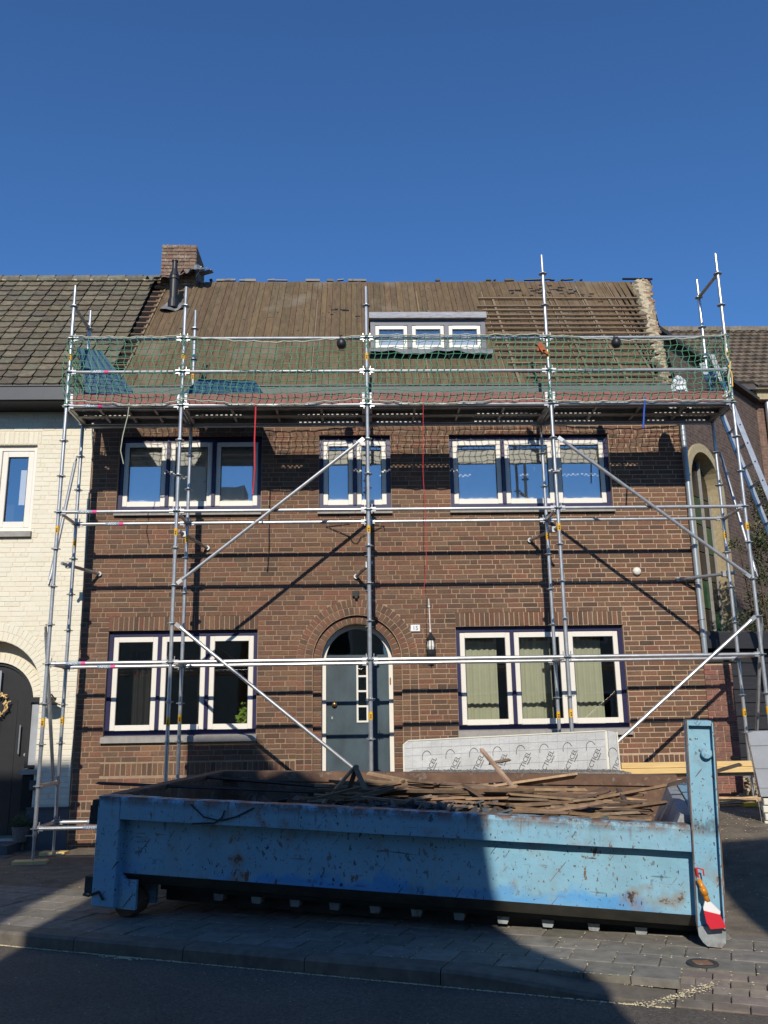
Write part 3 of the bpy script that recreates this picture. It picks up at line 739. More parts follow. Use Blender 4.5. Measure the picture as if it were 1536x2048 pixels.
b.build('stub', M_batten, dm)
for x in (.62,1.10,1.62):                                   # tapered rafters above the dormer
    z0, z1 = 8.16, 8.75; y1 = (z1-6.5)/math.tan(RA)-.3; ym = (8.2-6.5)/math.tan(RA)-.3
    b = MB().col(jit((.22,.16,.105),.15)); b.prism([(DY+.1,8.15),(DY+.1,8.19),(y1-.02,z1+.02),(y1+.02,z1-.02),(ym,8.15)], 'x', x, x+.05); b.build('tapered_rafter', M_batten, dm)

# chimney ---------------------------------------------------------------
CY = 2.274; cx0, cx1, cz1 = -3.815,-3.175,10.47; chm = D.objects.new('chimney', None); COL.objects.link(chm); chm.parent = house; chm.location = (-3.5,CY,9.5)
b = MB().box(cx0+.006,cx1-.006,CY+.006,CY+.85,9.0,cz1-.01); core = b.build('core', M_mortar, chm)
CP = [(0.23,0.14,0.098),(0.19,0.115,0.08),(0.25,0.16,0.11),(0.21,0.14,0.1)]
it = masonry(cx0, cx1, 9.56, cz1, .0715, .218, .109, .012, lambda a, c: [])
cb = brick_meshes('brick', M_chim, CP)
for (xa, xb, za, zb) in it:
    o = D.objects.new('brick', random.choice(cb)); COL.objects.link(o); o.parent = chm
    o.location = Vector(((xa+xb)/2, CY+.03-random.uniform(0,.008), (za+zb)/2))-wloc(chm); o.scale = (xb-xa,.08,zb-za)
for (ya, yb_, za, zb) in masonry(CY, CY+.85, 9.56, cz1, .0715, .218, .109, .012, lambda a, c: []):
    o = D.objects.new('brick', random.choice(cb)); COL.objects.link(o); o.parent = chm
    o.location = Vector((cx1-.03, (ya+yb_)/2+.01, (za+zb)/2))-wloc(chm); o.scale = (yb_-ya-.01,.08,zb-za); o.rotation_euler = (0,0,math.pi/2)
b = MB(); b.tube([(-3.36,CY+.2,cz1-.05),(-3.36,CY+.2,cz1+.075)], .07, 14); b.build('flue_pot', M_rust, chm)
b = MB()
for k in range(26):
    x = random.uniform(cx0,cx0+.42); b.bar((x,CY+random.uniform(0,.1),cz1-.02),(x+random.uniform(.01,.05),CY+.03,cz1+random.uniform(.005,.025)),.04,.03)
b.build('broken_flaunching', M_plaster, chm)
b = MB(); N_ = 26; vs = []; fs = []                          # torn lead flashing round the stack
for i in range(N_+1):
    q = i/N_; x = -4.03+1.13*q; up = .16*math.exp(-((q-.78)/.13)**2)
    z0 = 9.66+.22*q+.02*math.sin(i*1.3); yv = CY-.03
    vs += [(x,yv,z0+.10+up*.7),(x,yv-.10-.05*math.sin(i),z0+.03+up*.6),(x,yv-.26-.04*math.sin(i*2.1),z0-.05+.03*math.sin(i*1.7)+up*.2)]
for i in range(N_):
    for j in range(2): k = i*3+j; fs.append((k,k+1,k+4,k+3))
b.add(vs, fs); b.build('lead_flashing', M_lead, chm, fixn=False)
b = MB(); b.bar((-3.1,CY+.1,9.93),(-2.86,CY+.05,9.97),.12,.02); b.bar((-3.16,CY-.05,9.80),(-3.05,CY-.05,10.0),.05,.02); b.build('flashing_scrap', M_lead, chm)
# black flue terminal
fl = D.objects.new('vent_pipe', None); COL.objects.link(fl); fl.parent = house; fx = -3.42; fl.location = (fx,1.85,9.0)
fyy = 1.72
b = MB(); b.lathe([(.05,-.06),(.095,-.05),(.098,.05),(.086,.12),(.074,.13),(.074,.50),(.092,.505),(.092,.56),(.074,.565)], (fx,fyy-.06,8.92), 18); b.build('pipe', M_black, fl, smooth=False)
b = MB(); b.lathe([(.074,0),(.088,.01),(.05,.14),(.046,.17),(.046,.29),(.058,.295),(.058,.32),(.0,.325)], (fx,fyy-.06,9.485), 18); b.build('cowl', M_black, fl)
b = MB(); N_ = 16; vs = [RF(fx,rv(fyy)-.02,.05)]; fs = []
for i in range(N_): a = 6.283*i/N_; r = .20+.06*math.sin(2*a+.5); vs.append(RF(fx+r*math.cos(a), rv(fyy)-.03+r*1.1*math.sin(a), .05+.04*math.cos(3*a)))
for i in range(N_): fs.append((0,1+i,1+(i+1)%N_))
b.add(vs, fs); b.build('lead_slate', M_lead, fl, fixn=False)

# small things fixed to the front ---------------------------------------
nb = thing('house_number', 'white house number plate reading 15 beside the door arch', 'number plate', (.677,-.012,2.93))
b = MB().cbox(.609,.745,-.022,-.008,2.884,2.981,.004); b.build('plate', M_white, nb)
text('lettering', '15', .085, M_print, nb, (.677,-.0235,2.930), (math.pi/2,0,0))
lt = thing('wall_lantern', 'black wall lantern with glass sides under a thin rod beside number plate', 'lantern', (.893,-.08,2.42))
LX, LY = .893, -.085
b = MB(); b.lathe([(0,2.865),(.012,2.86),(.018,2.84),(.03,2.82),(.062,2.775),(.07,2.765),(.07,2.755),(.0,2.755)], (LX,LY,0), 8); b.build('cap', M_black, lt)
b = MB(); b.lathe([(.045,2.755),(.062,2.66),(.05,2.615)], (LX,LY,0), 8); b.build('glass', M_clamp, lt)
b = MB()
for k in range(8):
    a = 6.283*k/8; c, s_ = math.cos(a), math.sin(a); b.tube([(LX+.046*c,LY+.046*s_,2.756),(LX+.064*c,LY+.064*s_,2.66),(LX+.052*c,LY+.052*s_,2.61)], .005, 4)
b.lathe([(.055,2.615),(.07,2.60),(.07,2.55),(.05,2.48),(.03,2.455),(.012,2.44),(.0,2.40)], (LX,LY,0), 8); b.build('cage', M_black, lt)
b = MB(); b.box(LX-.045,LX+.045,-.02,-.006,2.40,2.66); b.tube([(LX,-.02,2.56),(LX,LY,2.5)], .012, 6); b.build('bracket', M_black, lt)
b = MB(); b.tube([(LX+.0,-.02,2.86),(LX-.01,-.02,3.36)], .007, 6); b.tube([(LX-.008,-.02,3.235),(LX-.008,-.02,3.255)], .016, 8); b.tube([(LX,-.02,2.87),(LX,-.02,2.91)], .014, 8); b.build('rod', M_white, lt)
wv = thing('bent_wire', 'thin black bent wire hook fixed to brickwork below the narrow upper window', 'wire', (-.2,-.02,4.45))
b = MB(); P_ = [(-.622,4.39),(-.622,4.464),(-.263,4.507)]; b.tube([(x,-.02,z) for x,z in P_], .0055, 5)
P_ = [(-.622,4.464),(-.26,4.30),(-.235,4.23),(-.20,4.205),(-.16,4.205),(-.125,4.24),(-.11,4.29),(.245,4.463),(.03,4.50)]; b.tube([(x,-.02,z) for x,z in P_], .0055, 5); b.tube([(.245,-.02,4.463),(.25,-.02,4.39)], .0055, 5); b.build('wire', M_black, wv)
o = MB().cbox(-.235,-.135,-.05,.0,3.40,3.485,.01).box(-.20,-.16,-.065,-.045,3.375,3.42).build('wall_sensor', M_under); tag(o, 'small dark square box on brickwork above the door arch', 'wall box')
b = MB().lathe([(0,-.06),(.045,-.055),(.062,-.03),(.062,0)], (0,0,0), 16); b.v = [(3.997+x,z,3.733+y) for x,y,z in b.v]; o = b.build('round_vent', M_cream, smooth=True); tag(o, 'round cream cap sticking out of the brickwork near downpipe', 'wall cap')

# ================================================================== WHITE HOUSE
wh = thing('white_house', 'cream painted brick house with arched porch next to the scaffold', 'house', (-6.5,0,0))
NX0, NX1 = -9.2, -4.16
AC, AO, AS = -5.40, .735, 2.10                               # porch arch: centre, opening radius, springing
DO_ = .56                                                  # door radius
nrects = [(-6.10,-4.985,4.44,5.775), (AC-AO, AC+AO, .12, AS+AO), (AC+AO-.02,-4.615,1.09,2.0)]
nrects = nrects[:2]
b = slab_with_holes(MB(), NX0, NX1, -.1, 6.3, nrects, .002, .22)
for i in range(24):
    pts = []
    for a in (math.pi*i/24, math.pi*(i+1)/24):
        c, s_ = math.cos(a), math.sin(a); k = AO/max(abs(c), abs(s_)+1e-9); pts.append(((AC+AO*c, AS+AO*s_), (AC+k*c, AS+k*s_)))
    b.prism([pts[0][0],pts[0][1],pts[1][1],pts[1][0]], 'y', .002, .22)
nwall = b.build('wall', M_wmortar, wh, fixn=False)
WPAL = [(.76,.70,.55),(.77,.71,.56),(.75,.69,.54),(.77,.72,.575)]
def nhole(za, zb):
    zc = (za+zb)/2; h = []
    if 4.34 < zc < 5.775: h.append((-6.11,-4.98))
    if 5.775 < zc < 5.98: h.append((-6.2,-4.93))
    if zc < AS: h.append((AC-AO, AC+AO+.004))
    elif zc < AS+.985: q = math.sqrt(.985**2-(zc-AS)**2); h.append((AC-q, AC+q+.008))
    if zc < .54: h.append((NX0-1, NX1+1))
    return h
items = masonry(NX0, NX1-.004, 0, 6.3, .0722, .222, .111, .009, nhole)
items = [q for q in items if q[1] > -6.6]
lay(nwall, items, WPAL, M_wbrick, .03, 0., 200, key=lambda q: (q[1]-q[0] < .18, -q[0]), chamf=.006, jj=.02)
b = MB(); x = -6.2
while x < -4.95: b.col(jit(random.choice(WPAL),.03)); b.cbox(x,min(x+.062,-4.935),-.004,.03,5.782,5.975,.006); x += .0722
o = b.build('lintel_bricks', M_wbrick, nwall, fixn=False); o['kind'] = 'stuff'
wms = brick_meshes('arch_brick', M_wbrick, WPAL, 5, .02)
for r0, r1, y in ((AO+.005,AO+.125,0),(AO+.135,AO+.25,0),(DO_+.0,DO_+.135,.235)):
    rm = (r0+r1)/2; nb_ = int(math.pi*rm/.072)
    for k in range(nb_):
        a = math.pi*(k+.5)/nb_; sp = AS if y < .1 else 1.98
        o = D.objects.new('arch_brick', random.choice(wms)); COL.objects.link(o); o.parent = nwall
        o.location = Vector((AC+rm*math.cos(a), y+.012, sp+rm*math.sin(a)))-wloc(nwall); o.scale = (r1-r0,.03,math.pi*rm/nb_-.007); o.rotation_euler = (0,-a,0)
# porch back wall with door and side light
b = MB(); P = lambda r, a: (AC+r*math.cos(a), 1.98+r*math.sin(a))
for i in range(24):
    a0, a1 = math.pi*i/24, math.pi*(i+1)/24; b.prism([P(DO_,a0),P(1.25,a0),P(1.25,a1),P(DO_,a1)], 'y', .24, .33)
b.build('porch_wall', M_wbrick if False else M_wmortar, wh, fixn=False)
b = MB(); b.box(AC-AO-.02, AC-DO_, .24, .33, .1, 1.98); b.build('porch_jamb', M_wmortar, wh)
nd = D.objects.new('door', None); COL.objects.link(nd); nd.parent = wh; nd.location = Vector((AC,.3,.15))-Vector(wh.location)
b = MB(); pts = [(AC+DO_*math.cos(math.pi*i/20), 1.98+DO_*math.sin(math.pi*i/20)) for i in range(21)]+[(AC-DO_,.15),(AC+DO_,.15)]
b.prism(pts, 'y', .30, .36); b.build('leaf', M_black, nd)
b = MB()
for i in range(20):
    a0, a1 = math.pi*i/20, math.pi*(i+1)/20; b.prism([P(DO_-.045,a0),P(DO_+.002,a0),P(DO_+.002,a1),P(DO_-.045,a1)], 'y', .27, .31)
b.box(AC+DO_-.045, AC+DO_+.01, .27, .31, .15, 1.98); b.build('door_frame', M_black, nd)
for k in range(5):
    b = MB(); b.box(AC-.55+k*.22, AC-.55+k*.22+.213, .292, .301, .18, 2.0); b.build('plank', M_black, nd, fixn=False)
b = MB(); b.tube([(-4.995,.24,1.25),(-4.995,.24,1.65)], .011, 8); b.tube([(-4.995,.24,1.30),(-4.995,.30,1.30)], .008, 6); b.tube([(-4.995,.24,1.60),(-4.995,.30,1.60)], .008, 6); b.build('handle', M_galv, nd)
b = MB().lathe([(0,-.02),(.022,-.018),(.024,0)], (0,0,0), 12); b.v = [(-4.912+x,.29+z,1.235+y) for x,y,z in b.v]; b.build('lock', M_galv, nd)
# side light beside the door
sw = D.objects.new('side_light', None); COL.objects.link(sw); sw.parent = wh; sw.location = Vector((-4.72,.25,1.1))-Vector(wh.location)
b = MB(); b.box(-4.83,-4.80,.05,.3,1.06,1.958); b.box(-4.80,-4.60,.05,.3,1.96,2.03); b.box(-4.80,-4.60,.05,.3,1.06,1.10); b.build('frame', M_black, sw)
b = MB().box(-4.80,-4.655,.10,.12,1.10,1.96); b.build('pane', M_wrap, sw)
b = MB(); b.prism([(-.03,.98),(.3,.98),(.3,1.055),(-.03,1.04)], 'x', -4.86, -4.59); b.build('ledge', M_sill, sw)
b = MB().box(-4.83,-4.69,.02,.3,.5,.975); b.build('pier', M_wbrick, wh); D.objects[-1] if False else None
# upper window of the white house
window(-6.10,-4.985,4.445,5.77,2,False, wh, .05, M_cream, M_cream, M_glass, False, .055, .085, .05)
b = MB(); b.prism([(-.06,4.345),(.1,4.345),(.1,4.44),(-.06,4.425)], 'x', -6.13,-4.965); b.build('sill', M_sill, wh)
b = MB().box(-6.1,-4.98,.9,.95,4.3,5.9); b.build('interior', M_dark, wh)
tag(cloth('window_blind', -5.30,-4.99,4.9,5.45,.26,M_blind,0,.2), 'small pale blind behind the window of the white house', 'blind')
# plinth, step
b = MB(); b.box(NX1-.56,NX1-.002,-.02,.2,-.05,.535); b.box(NX0,AC-AO,-.02,.2,-.05,.535); b.build('plinth', M_plinth, wh)
b = MB(); b.box(NX1-.57,NX1-.0,-.035,.02,.52,.545); b.build('plinth_cap', M_anthr, wh)
b = MB(); b.box(AC-.75,NX1-.60,-.50,.3,-.05,.11); b.build('door_step', M_plinth, wh)
b = MB(); b.box(AC-.75,NX1-.5,-.75,-.51,-.06,.0); b.build('lower_step', M_plinth, wh)
# roof of the white house: tiles, ridge, fascia
nroof = D.objects.new('roof', None); COL.objects.link(nroof); nroof.parent = wh; nroof.location = Vector((-6,-.3,6.5))-Vector(wh.location)
b = MB(); rbox(b, NX0, -3.99, -.05, VR+.05, -.08, -.01); b.add([RF(NX0,VR,-.02),RF(-3.99,VR,-.02),(-3.99,5.4,6.6),(NX0,5.4,6.6)], [(0,1,2,3)]); b.build('underlay', M_under, nroof, fixn=False)
def tile_mesh(col):
    b = MB().col(col); W_, L_ = .214, .275; prof = [(-.112,.020),(-.108,.032),(-.085,.030),(-.07,.024),(.0,.022),(.08,.024),(.098,.032),(.103,.030)]
    vs = []
    for (x, h) in prof: vs += [(x,0,h+.026),(x,0,h+.006),(x,L_,h-.004)]
    fs = []
    for i in range(len(prof)-1):
        a = i*3; c = a+3; fs += [(a,c,c+2,a+2),(a+1,c+1,c,a)]
    fs += [(0,2,1)]
    b.add(vs, fs); return b.mesh('roof_tile', M_tile)
TP = [(0.144,0.12,0.079),(0.13,0.109,0.073),(0.16,0.131,0.084),(0.14,0.12,0.083),(0.153,0.123,0.077)]
tms = [tile_mesh(jit(random.choice(TP),.2)) for _ in range(14)]
rotm = Matrix(((1,0,0),(0,RC,-RS),(0,RS,RC))).to_euler()
gauge = .228; cnt = 0
for r in range(19):
    v = -.03+gauge*r
    for c in range(23):
        u = -4.075-.232*c
        if u < -8.4: continue
        o = D.objects.new('roof_tile', random.choice(tms)); COL.objects.link(o); o.parent = nroof
        o.location = RF(u+random.uniform(-.004,.004), v+random.uniform(-.006,.006), random.uniform(0,.006))-wloc(nroof)
        o.rotation_euler = (rotm.x+random.uniform(-.012,.012), random.uniform(-.012,.012), random.uniform(-.01,.01))
for k in range(17):                                         # ridge tiles
    u = -3.86-.33*k; b = MB().col(jit((.15,.135,.10),.2)); vs = []; fs = []
    for i, (du, rr) in enumerate(((0,.125),(.34,.11))):
        for j in range(9): a = math.pi*(-.1+1.2*j/8); vs.append((u-du, 2.53-rr*1.1*math.cos(a), 9.86+rr*math.sin(a)))
    for j in range(8): fs.append((j,j+1,j+10,j+9))
    b.add(vs, fs); b.build('ridge_tile', M_tile, nroof, fixn=False)
b = MB()
for k in range(120):
    u = random.uniform(-9,-3.9); b.bar(RF(u,VR-.06,.05),RF(u+random.uniform(.03,.1),VR-.04,.06),.05,.03)
b.build('ridge_mortar', M_plaster, nroof)
b = MB(); b.prism([(-.47,6.325),(-.43,6.325),(-.43,6.53),(-.47,6.53)], 'x', NX0, -4.16); b.prism([(-.485,6.53),(-.40,6.53),(-.40,6.545),(-.485,6.545)], 'x', NX0, -4.16); b.build('fascia', M_anthr, wh)
b = MB(); b.box(NX0,-4.16,-.43,.01,6.31,6.33); b.build('soffit', M_black, wh)
# things by the porch
dl = thing('barn_lamp', 'dark dish-shaped barn lamp on the cream wall beside the porch', 'wall lamp', (-4.47,-.12,1.95))
b = MB().lathe([(0,.11),(.04,.105),(.06,.07),(.085,.03),(.15,.0),(.145,-.004),(.05,.03)], (-4.47,-.17,1.92), 18); b.build('shade', M_black, dl, smooth=True)
b = MB(); b.tube([(-4.47,-.17,2.02),(-4.47,-.10,2.06),(-4.47,0,2.02)], .011, 6); b.lathe([(0,0),(.04,.0),(.04,.02)], (-4.47,-.01,2.0), 10); b.build('arm', M_black, dl)
b = MB(); b.lathe([(0,-.07),(.03,-.06),(.035,-.02),(.02,.02)], (-4.47,-.17,1.93), 10); b.build('bulb', M_clamp, dl, smooth=True)
o = MB().cbox(-4.70,-4.59,-.05,-.005,.77,.90,.008).box(-4.69,-4.60,-.056,-.048,.865,.875).build('letter_box', M_anthr); tag(o, 'small dark letter box on the cream pier by the porch', 'letter box')
bk = thing('basket_plant', 'clipped green shrub in a grey wicker basket by the dark porch door', 'plant', (-4.76,-.05,.11))
BX, BY = -4.76, -.08
b = MB().lathe([(0,0),(.085,0),(.115,.19),(.12,.20),(.105,.20),(.10,.16),(0,.16)], (BX,BY,.11), 14); b.build('basket', M_basket, bk)
b = MB()
for k in range(420):
    d_ = Vector((random.gauss(0,1),random.gauss(0,1),abs(random.gauss(0,.8)))).normalized(); p = Vector((BX,BY,.31))+d_*random.uniform(.06,.16)*Vector((1,1,.8)).length/1.6
    e = (d_+Vector((random.uniform(-.6,.6),random.uniform(-.6,.6),random.uniform(-.2,.8)))).normalized()*.022; q = e.cross(Vector((random.random(),1,.3))).normalized()*.007
    b.col(jit((.05,.085,.03),.4)); b.add([p-e,p+q,p+e,p-q],[(0,1,2,3)])
b.build('foliage', M_leaf, bk, fixn=False)
wr = thing('door_wreath', 'pale wicker wreath hanging in the dark porch arch', 'wreath', (-5.35,.2,1.9))
b = MB()
for k in range(60):
    a = 6.283*k/60; c = Vector((-5.335+.13*math.cos(a), .22, 1.93+.15*math.sin(a))); b.tube([c, c+Vector((random.uniform(-.06,.06),random.uniform(-.04,.02),random.uniform(-.07,.07)))], .009, 4)
b.build('twigs', M_lath if False else M_wood, wr)
b = MB().tube([(-5.335,.235,2.08),(-5.335,.235,2.42)], .02, 6); b.build('ribbon', M_wrap, wr)

# ================================================================== SCAFFOLD
sc = thing('scaffold', 'galvanised tube scaffold standing along the brown brick house front', 'scaffold', (0,-1.0,0))
PX = [-4.14,-2.57,0.,2.57,5.14]; YO, YI = -1.30,-.57
TR = .0242
def gzz(i): return (0.,.12,.25,.42,.46)[i]
b = MB()
for k in range(16):
    a = 6.283*k/16; rr = .062 if k % 2 else .056
    b.v.append((rr*math.cos(a), rr*math.sin(a), -.0045)); b.v.append((rr*math.cos(a), rr*math.sin(a), .0045))
b.f = [tuple(range(0,32,2))[::-1], tuple(range(1,32,2))]+[(2*k,2*k+1,(2*k+3)%32,(2*k+2)%32) for k in range(16)]; b.c = [(1,1,1)]*len(b.f)
b.tube([(0,0,-.028),(0,0,.028)], .029, 10)
ros = b.mesh('rosette', M_galvd)
b = MB(); b.tube([(0,0,-.05),(0,0,.05)], TR+.0012, 12, cap=False); stk = b.mesh('sticker', M_yel)
b = MB(); b.box(-.008,.008,-TR-.003,-TR,-.035,-.01); b.box(-.010,.010,-TR-.003,-TR,.0,.015); mrk = b.mesh('sticker_mark', M_print)
posts = {}
for i, x in enumerate(PX):
    for yy, inner in ((YO,0),(YI,1)):
        g = gzz(i); z0 = .40 if i < 3 else .90
        if inner: ztop = {0:7.7,1:7.7,2:5.9,3:5.9,4:8.2}[i]
        else: ztop = {0:7.72,1:7.7,2:7.7,3:8.2,4:8.22}[i]
        b = MB(); b.tube([(x,yy,z0-.06),(x,yy,ztop-.28)], TR, 14); b.tube([(x,yy,ztop-.28),(x,yy,ztop)], TR*.80, 12)
        for zj in (2.68, 4.68):
            b.tube([(x,yy,zj),(x,yy,zj+.012)], TR+.002, 14)
        st = b.build('standard', M_galv, sc, smooth=False); posts[(i,inner)] = st
        z = z0
        while z < ztop-.2:
            o = D.objects.new('rosette', ros); COL.objects.link(o); o.parent = st; o.location = (x, yy, z); o.rotation_euler = (0,0,random.uniform(0,.4)); z += .5
        for zz in (1.68, 4.14, 6.62):
            if zz < ztop-.4 and not (inner and zz > 6 and i in (2,3)):
                o = D.objects.new('sticker', stk); COL.objects.link(o); o.parent = st; o.location = (x,yy,zz+random.uniform(-.03,.03)); o2 = D.objects.new('sticker_mark', mrk); COL.objects.link(o2); o2.parent = st; o2.location = o.location
        b = MB(); b.tube([(x,yy,g+.01),(x,yy,z0-.02)], .017, 10); b.box(x-.075,x+.075,yy-.075,yy+.075,g,g+.008); b.tube([(x,yy,z0-.10),(x,yy,z0-.06)], .027, 8)
        b.bar((x-.11,yy,z0-.08),(x+.0,yy,z0-.08),.012,.012); b.build('base_jack', M_galvd, sc)
def ledger(a, b_, name='ledger', head=True):
    a, b_ = Vector(a), Vector(b_); d = (b_-a).normalized(); m = MB().tube([a+d*.05, b_-d*.05], TR, 12)
    for p, s_ in ((a,1),(b_,-1)):
        q = p+d*(s_*.055); m.bar(p+d*(s_*.028), p+d*(s_*.10), .034, .060); m.bar(p+d*(s_*.045)+Vector((0,0,-.055)), p+d*(s_*.05)+Vector((0,0,.075)), .02, .008, (1,0,0))
    return m.build(name, M_galv, sc, smooth=False)
leds = {}
for i in range(4):
    zb = (.40,.40,.40,.90)[i]
    for z in (zb,2.40,4.40):
        for yy in (YO,YI): leds[(i,yy,z)] = ledger((PX[i],yy,z),(PX[i+1],yy,z))
    for z in (5.90,6.40,6.90):
        if z > 6.8 and i == 0: pass
        leds[(i,YO,z)] = ledger((PX[i],YO,z),(PX[i+1],YO,z), 'ledger' if z < 6 else 'guard_rail')
    leds[(i,YI,5.9)] = ledger((PX[i],YI,5.86),(PX[i+1],YI,5.86))
for i in range(5):
    for z in (.40 if i < 3 else .90, 2.40,4.40,5.90): ledger((PX[i],YO,z),(PX[i],YI,z), 'transom')
for i, z in ((0,7.40),(4,7.90),(0,.90),(0,6.4),(4,6.4)): ledger((PX[i],YO,z),(PX[i],YI,z), 'transom')
def brace(a, b_, name='diagonal_brace'):
    a, b_ = Vector(a), Vector(b_); d = (b_-a).normalized(); m = MB().tube([a+d*.10,b_-d*.10], .0235, 12)
    for p, s_ in ((a,1),(b_,-1)): m.bar(p+d*(s_*.02), p+d*(s_*.14), .016, .052)
    m.build(name, M_galv, sc, smooth=False)
YB = YO-.06
brace((0-.04,YB,5.40),(-2.57+.04,YB,3.40)); brace((2.57+.04,YB,5.40),(5.14-.04,YB,3.40))
brace((-2.57+.04,YB,2.90),(0-.04,YB,.90)); brace((5.14-.04,YB,2.90),(2.57+.04,YB,.90))
brace((-4.20,YI,5.40),(-4.20,YO,3.40)); brace((-4.20,YO,2.90),(-4.20,YI,.90)); brace((5.20,YI,5.40),(5.20,YO,3.40)); brace((5.20,YO,2.90),(5.20,YI,.90))
def tie(a, b_):
    m = MB().tube([a,b_], .0235, 10); a, b_ = Vector(a), Vector(b_); m.tube([b_+Vector((0,-.03,0)), b_+Vector((0,.0,0))], .035, 8); q = a+(b_-a)*.18; m.bar(q-Vector((.04,0,.0)), q+Vector((.04,0,0)), .07,.08)
    m.build('wall_tie', M_galvd, sc)
tie((-4.26,-.68,3.82),(-3.93,-.005,3.78)); tie((.04,-.62,3.80),(-.18,-.005,3.70)); tie((5.22,-.60,3.60),(4.60,-.005,3.605)); tie((-2.66,-.70,4.26),(-2.37,-.005,4.15)); tie((2.72,-.68,4.27),(2.42,-.005,4.22))
# stickers with lettering on the ledgers
def afix(led, x, yy, z):
    m = MB().tube([(x-.10,yy,z),(x+.09,yy,z)], TR+.0009, 12, cap=False); m.build('sticker', M_bluep, led)
    m = MB().tube([(x+.09,yy,z),(x+.15,yy,z)], TR+.0011, 12, cap=False); m.build('sticker', M_pink, led)
    text('lettering', 'AFIX', .055, M_white, led, (x-.005, yy-TR-.0025, z-.001), (math.pi/2,0,0))
for i, yy, z, x in ((0,YO,.4,-3.45),(0,YI,.4,-3.62),(0,YO,2.4,-3.80),(0,YI,2.4,-3.62),(0,YO,4.4,-3.78),(0,YI,4.4,-3.62),(0,YO,5.9,-3.80),(0,YO,6.4,-3.74)):
    afix(leds[(i,yy,z)], x, yy, z)
# decks of perforated steel planks, toe boards
for i in range(4):
    for k in range(2):
        y0 = YO+.045+k*.325; y1 = y0+.315; x0, x1 = PX[i]+.03, PX[i+1]-.03; z = 5.935
        b = MB(); rowsY = []; nb_ = 10; ys = [y0]
        for j in range(nb_): ys.append(y0+(y1-y0)*(j+1)/nb_)
        nx = int((x1-x0)/.034); hs = set()
        for j in (2,3,6,7):
            for q in range(3, nx-3):
                if (q+j) % 2 == 0 and (q//22) % 3 != (2 if j < 5 else 1)+((i+k) % 2)*0: hs.add((q,j))
        xs = [x0+(x1-x0)*q/nx for q in range(nx+1)]
        vs = [(x,y,z) for x in xs for y in ys]; fs = []
        for q in range(nx):
            for j in range(nb_):
                if (q,j) in hs: continue
                a = q*(nb_+1)+j; fs.append((a,a+nb_+1,a+nb_+2,a+1))
        b.add(vs, fs)
        for yq in (y0, y1-.004): b.box(x0,x1,yq,yq+.004,z-.062,z)
        for yq in (y0, y1-.03): b.box(x0,x1,yq,yq+.03,z-.066,z-.062)
        for xq in (x0,x1-.04): b.box(xq,xq+.04,y0+.006,y1-.006,z-.058,z-.006)
        for f_ in (.25,.5,.75): xq = x0+(x1-x0)*f_; b.box(xq,xq+.03,y0+.006,y1-.006,z-.05,z-.012)
        b.build('deck_plank', M_deck, sc, fixn=False)
    b = MB().box(PX[i]+.035,PX[i+1]-.035,YO+.026,YO+.044,5.94,6.085); b.build('toe_board', M_toe, sc)
    for xq in (PX[i]+.035, PX[i+1]-.07):
        b = MB().box(xq,xq+.035,YO+.022,YO+.026,5.94,6.09); b.build('toe_clip', M_white, sc)
b = MB().box(5.10,5.12,YO+.03,YI-.02,5.94,6.085); b.build('toe_board', M_toe, sc)
for (x, y, lx, ly, rz) in ((-4.16,-1.31,.20,.09,.12),(-4.13,-.56,.17,.08,-.1)):
    b = MB(); b.cbox(-lx,lx,-ly,ly,-.045,0,.004); b.v = [(x+a*math.cos(rz)-c*math.sin(rz), y+a*math.sin(rz)+c*math.cos(rz), .038+z) for a,c,z in b.v]
    o = b.build('base_board', M_wood, None); tag(o, 'short pale timber pad under the outer scaffold foot by the porch' if y < -1 else 'short pale timber pad under the inner scaffold foot by the porch', 'timber pad', 'timber pads')

# ================================================================== SAFETY NET
net = thing('safety_net', 'green mesh safety net tied along the scaffold guard rails', 'net', (0,-1.36,5.9))
def net_panel(b, A, B, ztop, zbot, nx, nz, skew, sag, ph):
    A, B = Vector(A), Vector(B); g = []
    for i in range(nx+1):
        row = []
        for j in range(nz+1):
            q = i/nx; r = j/nz; p = A.lerp(B, q)
            zt = ztop-sag*math.sin(math.pi*q); zb = zbot-.05*math.sin(math.pi*q)+.02*math.sin(7*q+ph)
            z = zb+(zt-zb)*r; sh = skew*(r-.5)*math.sin(math.pi*min(1,max(0,.08+.84*q)))
            d = (B-A).normalized(); zig = .014*((-1)**j)
            off = Vector((d.y,-d.x,0))*(-.03*math.sin(math.pi*q*2+ph)*math.sin(math.pi*r)-.02*math.sin(math.pi*r))
            row.append(p+d*(sh+zig+.012*math.sin(i*.9+j*.7+ph))+off*1.0+Vector((0,0,z+.008*math.sin(i*1.3+ph)+.006*((-1)**i)))-Vector((0,0,p.z)))
        g.append(row)
    for i in range(nx+1): b.tube(g[i], .0052, 4, cap=False)
    for j in range(nz+1): b.tube([g[i][j] for i in range(nx+1)], .0052, 4, cap=False)
    return g
b = MB(); rb = MB(); ZT_ = [6.93,6.90,6.91,6.90,6.95]
for i in range(4):
    nx = int(round((PX[i+1]-PX[i])/.098)); g = net_panel(b, (PX[i],YO-.045,0), (PX[i+1],YO-.045,0), 6.92, 5.955, nx, 11, (-.10,.05,.12,.16)[i], (.02,.10,.0,.09)[i], i*1.3)
    rb.tube([r[-1]+Vector((0,-.006,.004)) for r in g], .0095, 6); rb.tube([r[0]+Vector((0,-.008,0)) for r in g], .0095, 6)
g = net_panel(b, (-4.17,YO-.03,0), (-4.17,YI,0), 6.92, 5.97, 7, 10, .05, .03, 2.); rb.tube([r[0] for r in g], .009, 5)
g = net_panel(b, (5.12,YO-.03,0), (5.16,YI,0), 6.90, 5.97, 7, 10, .05, .03, 4.)
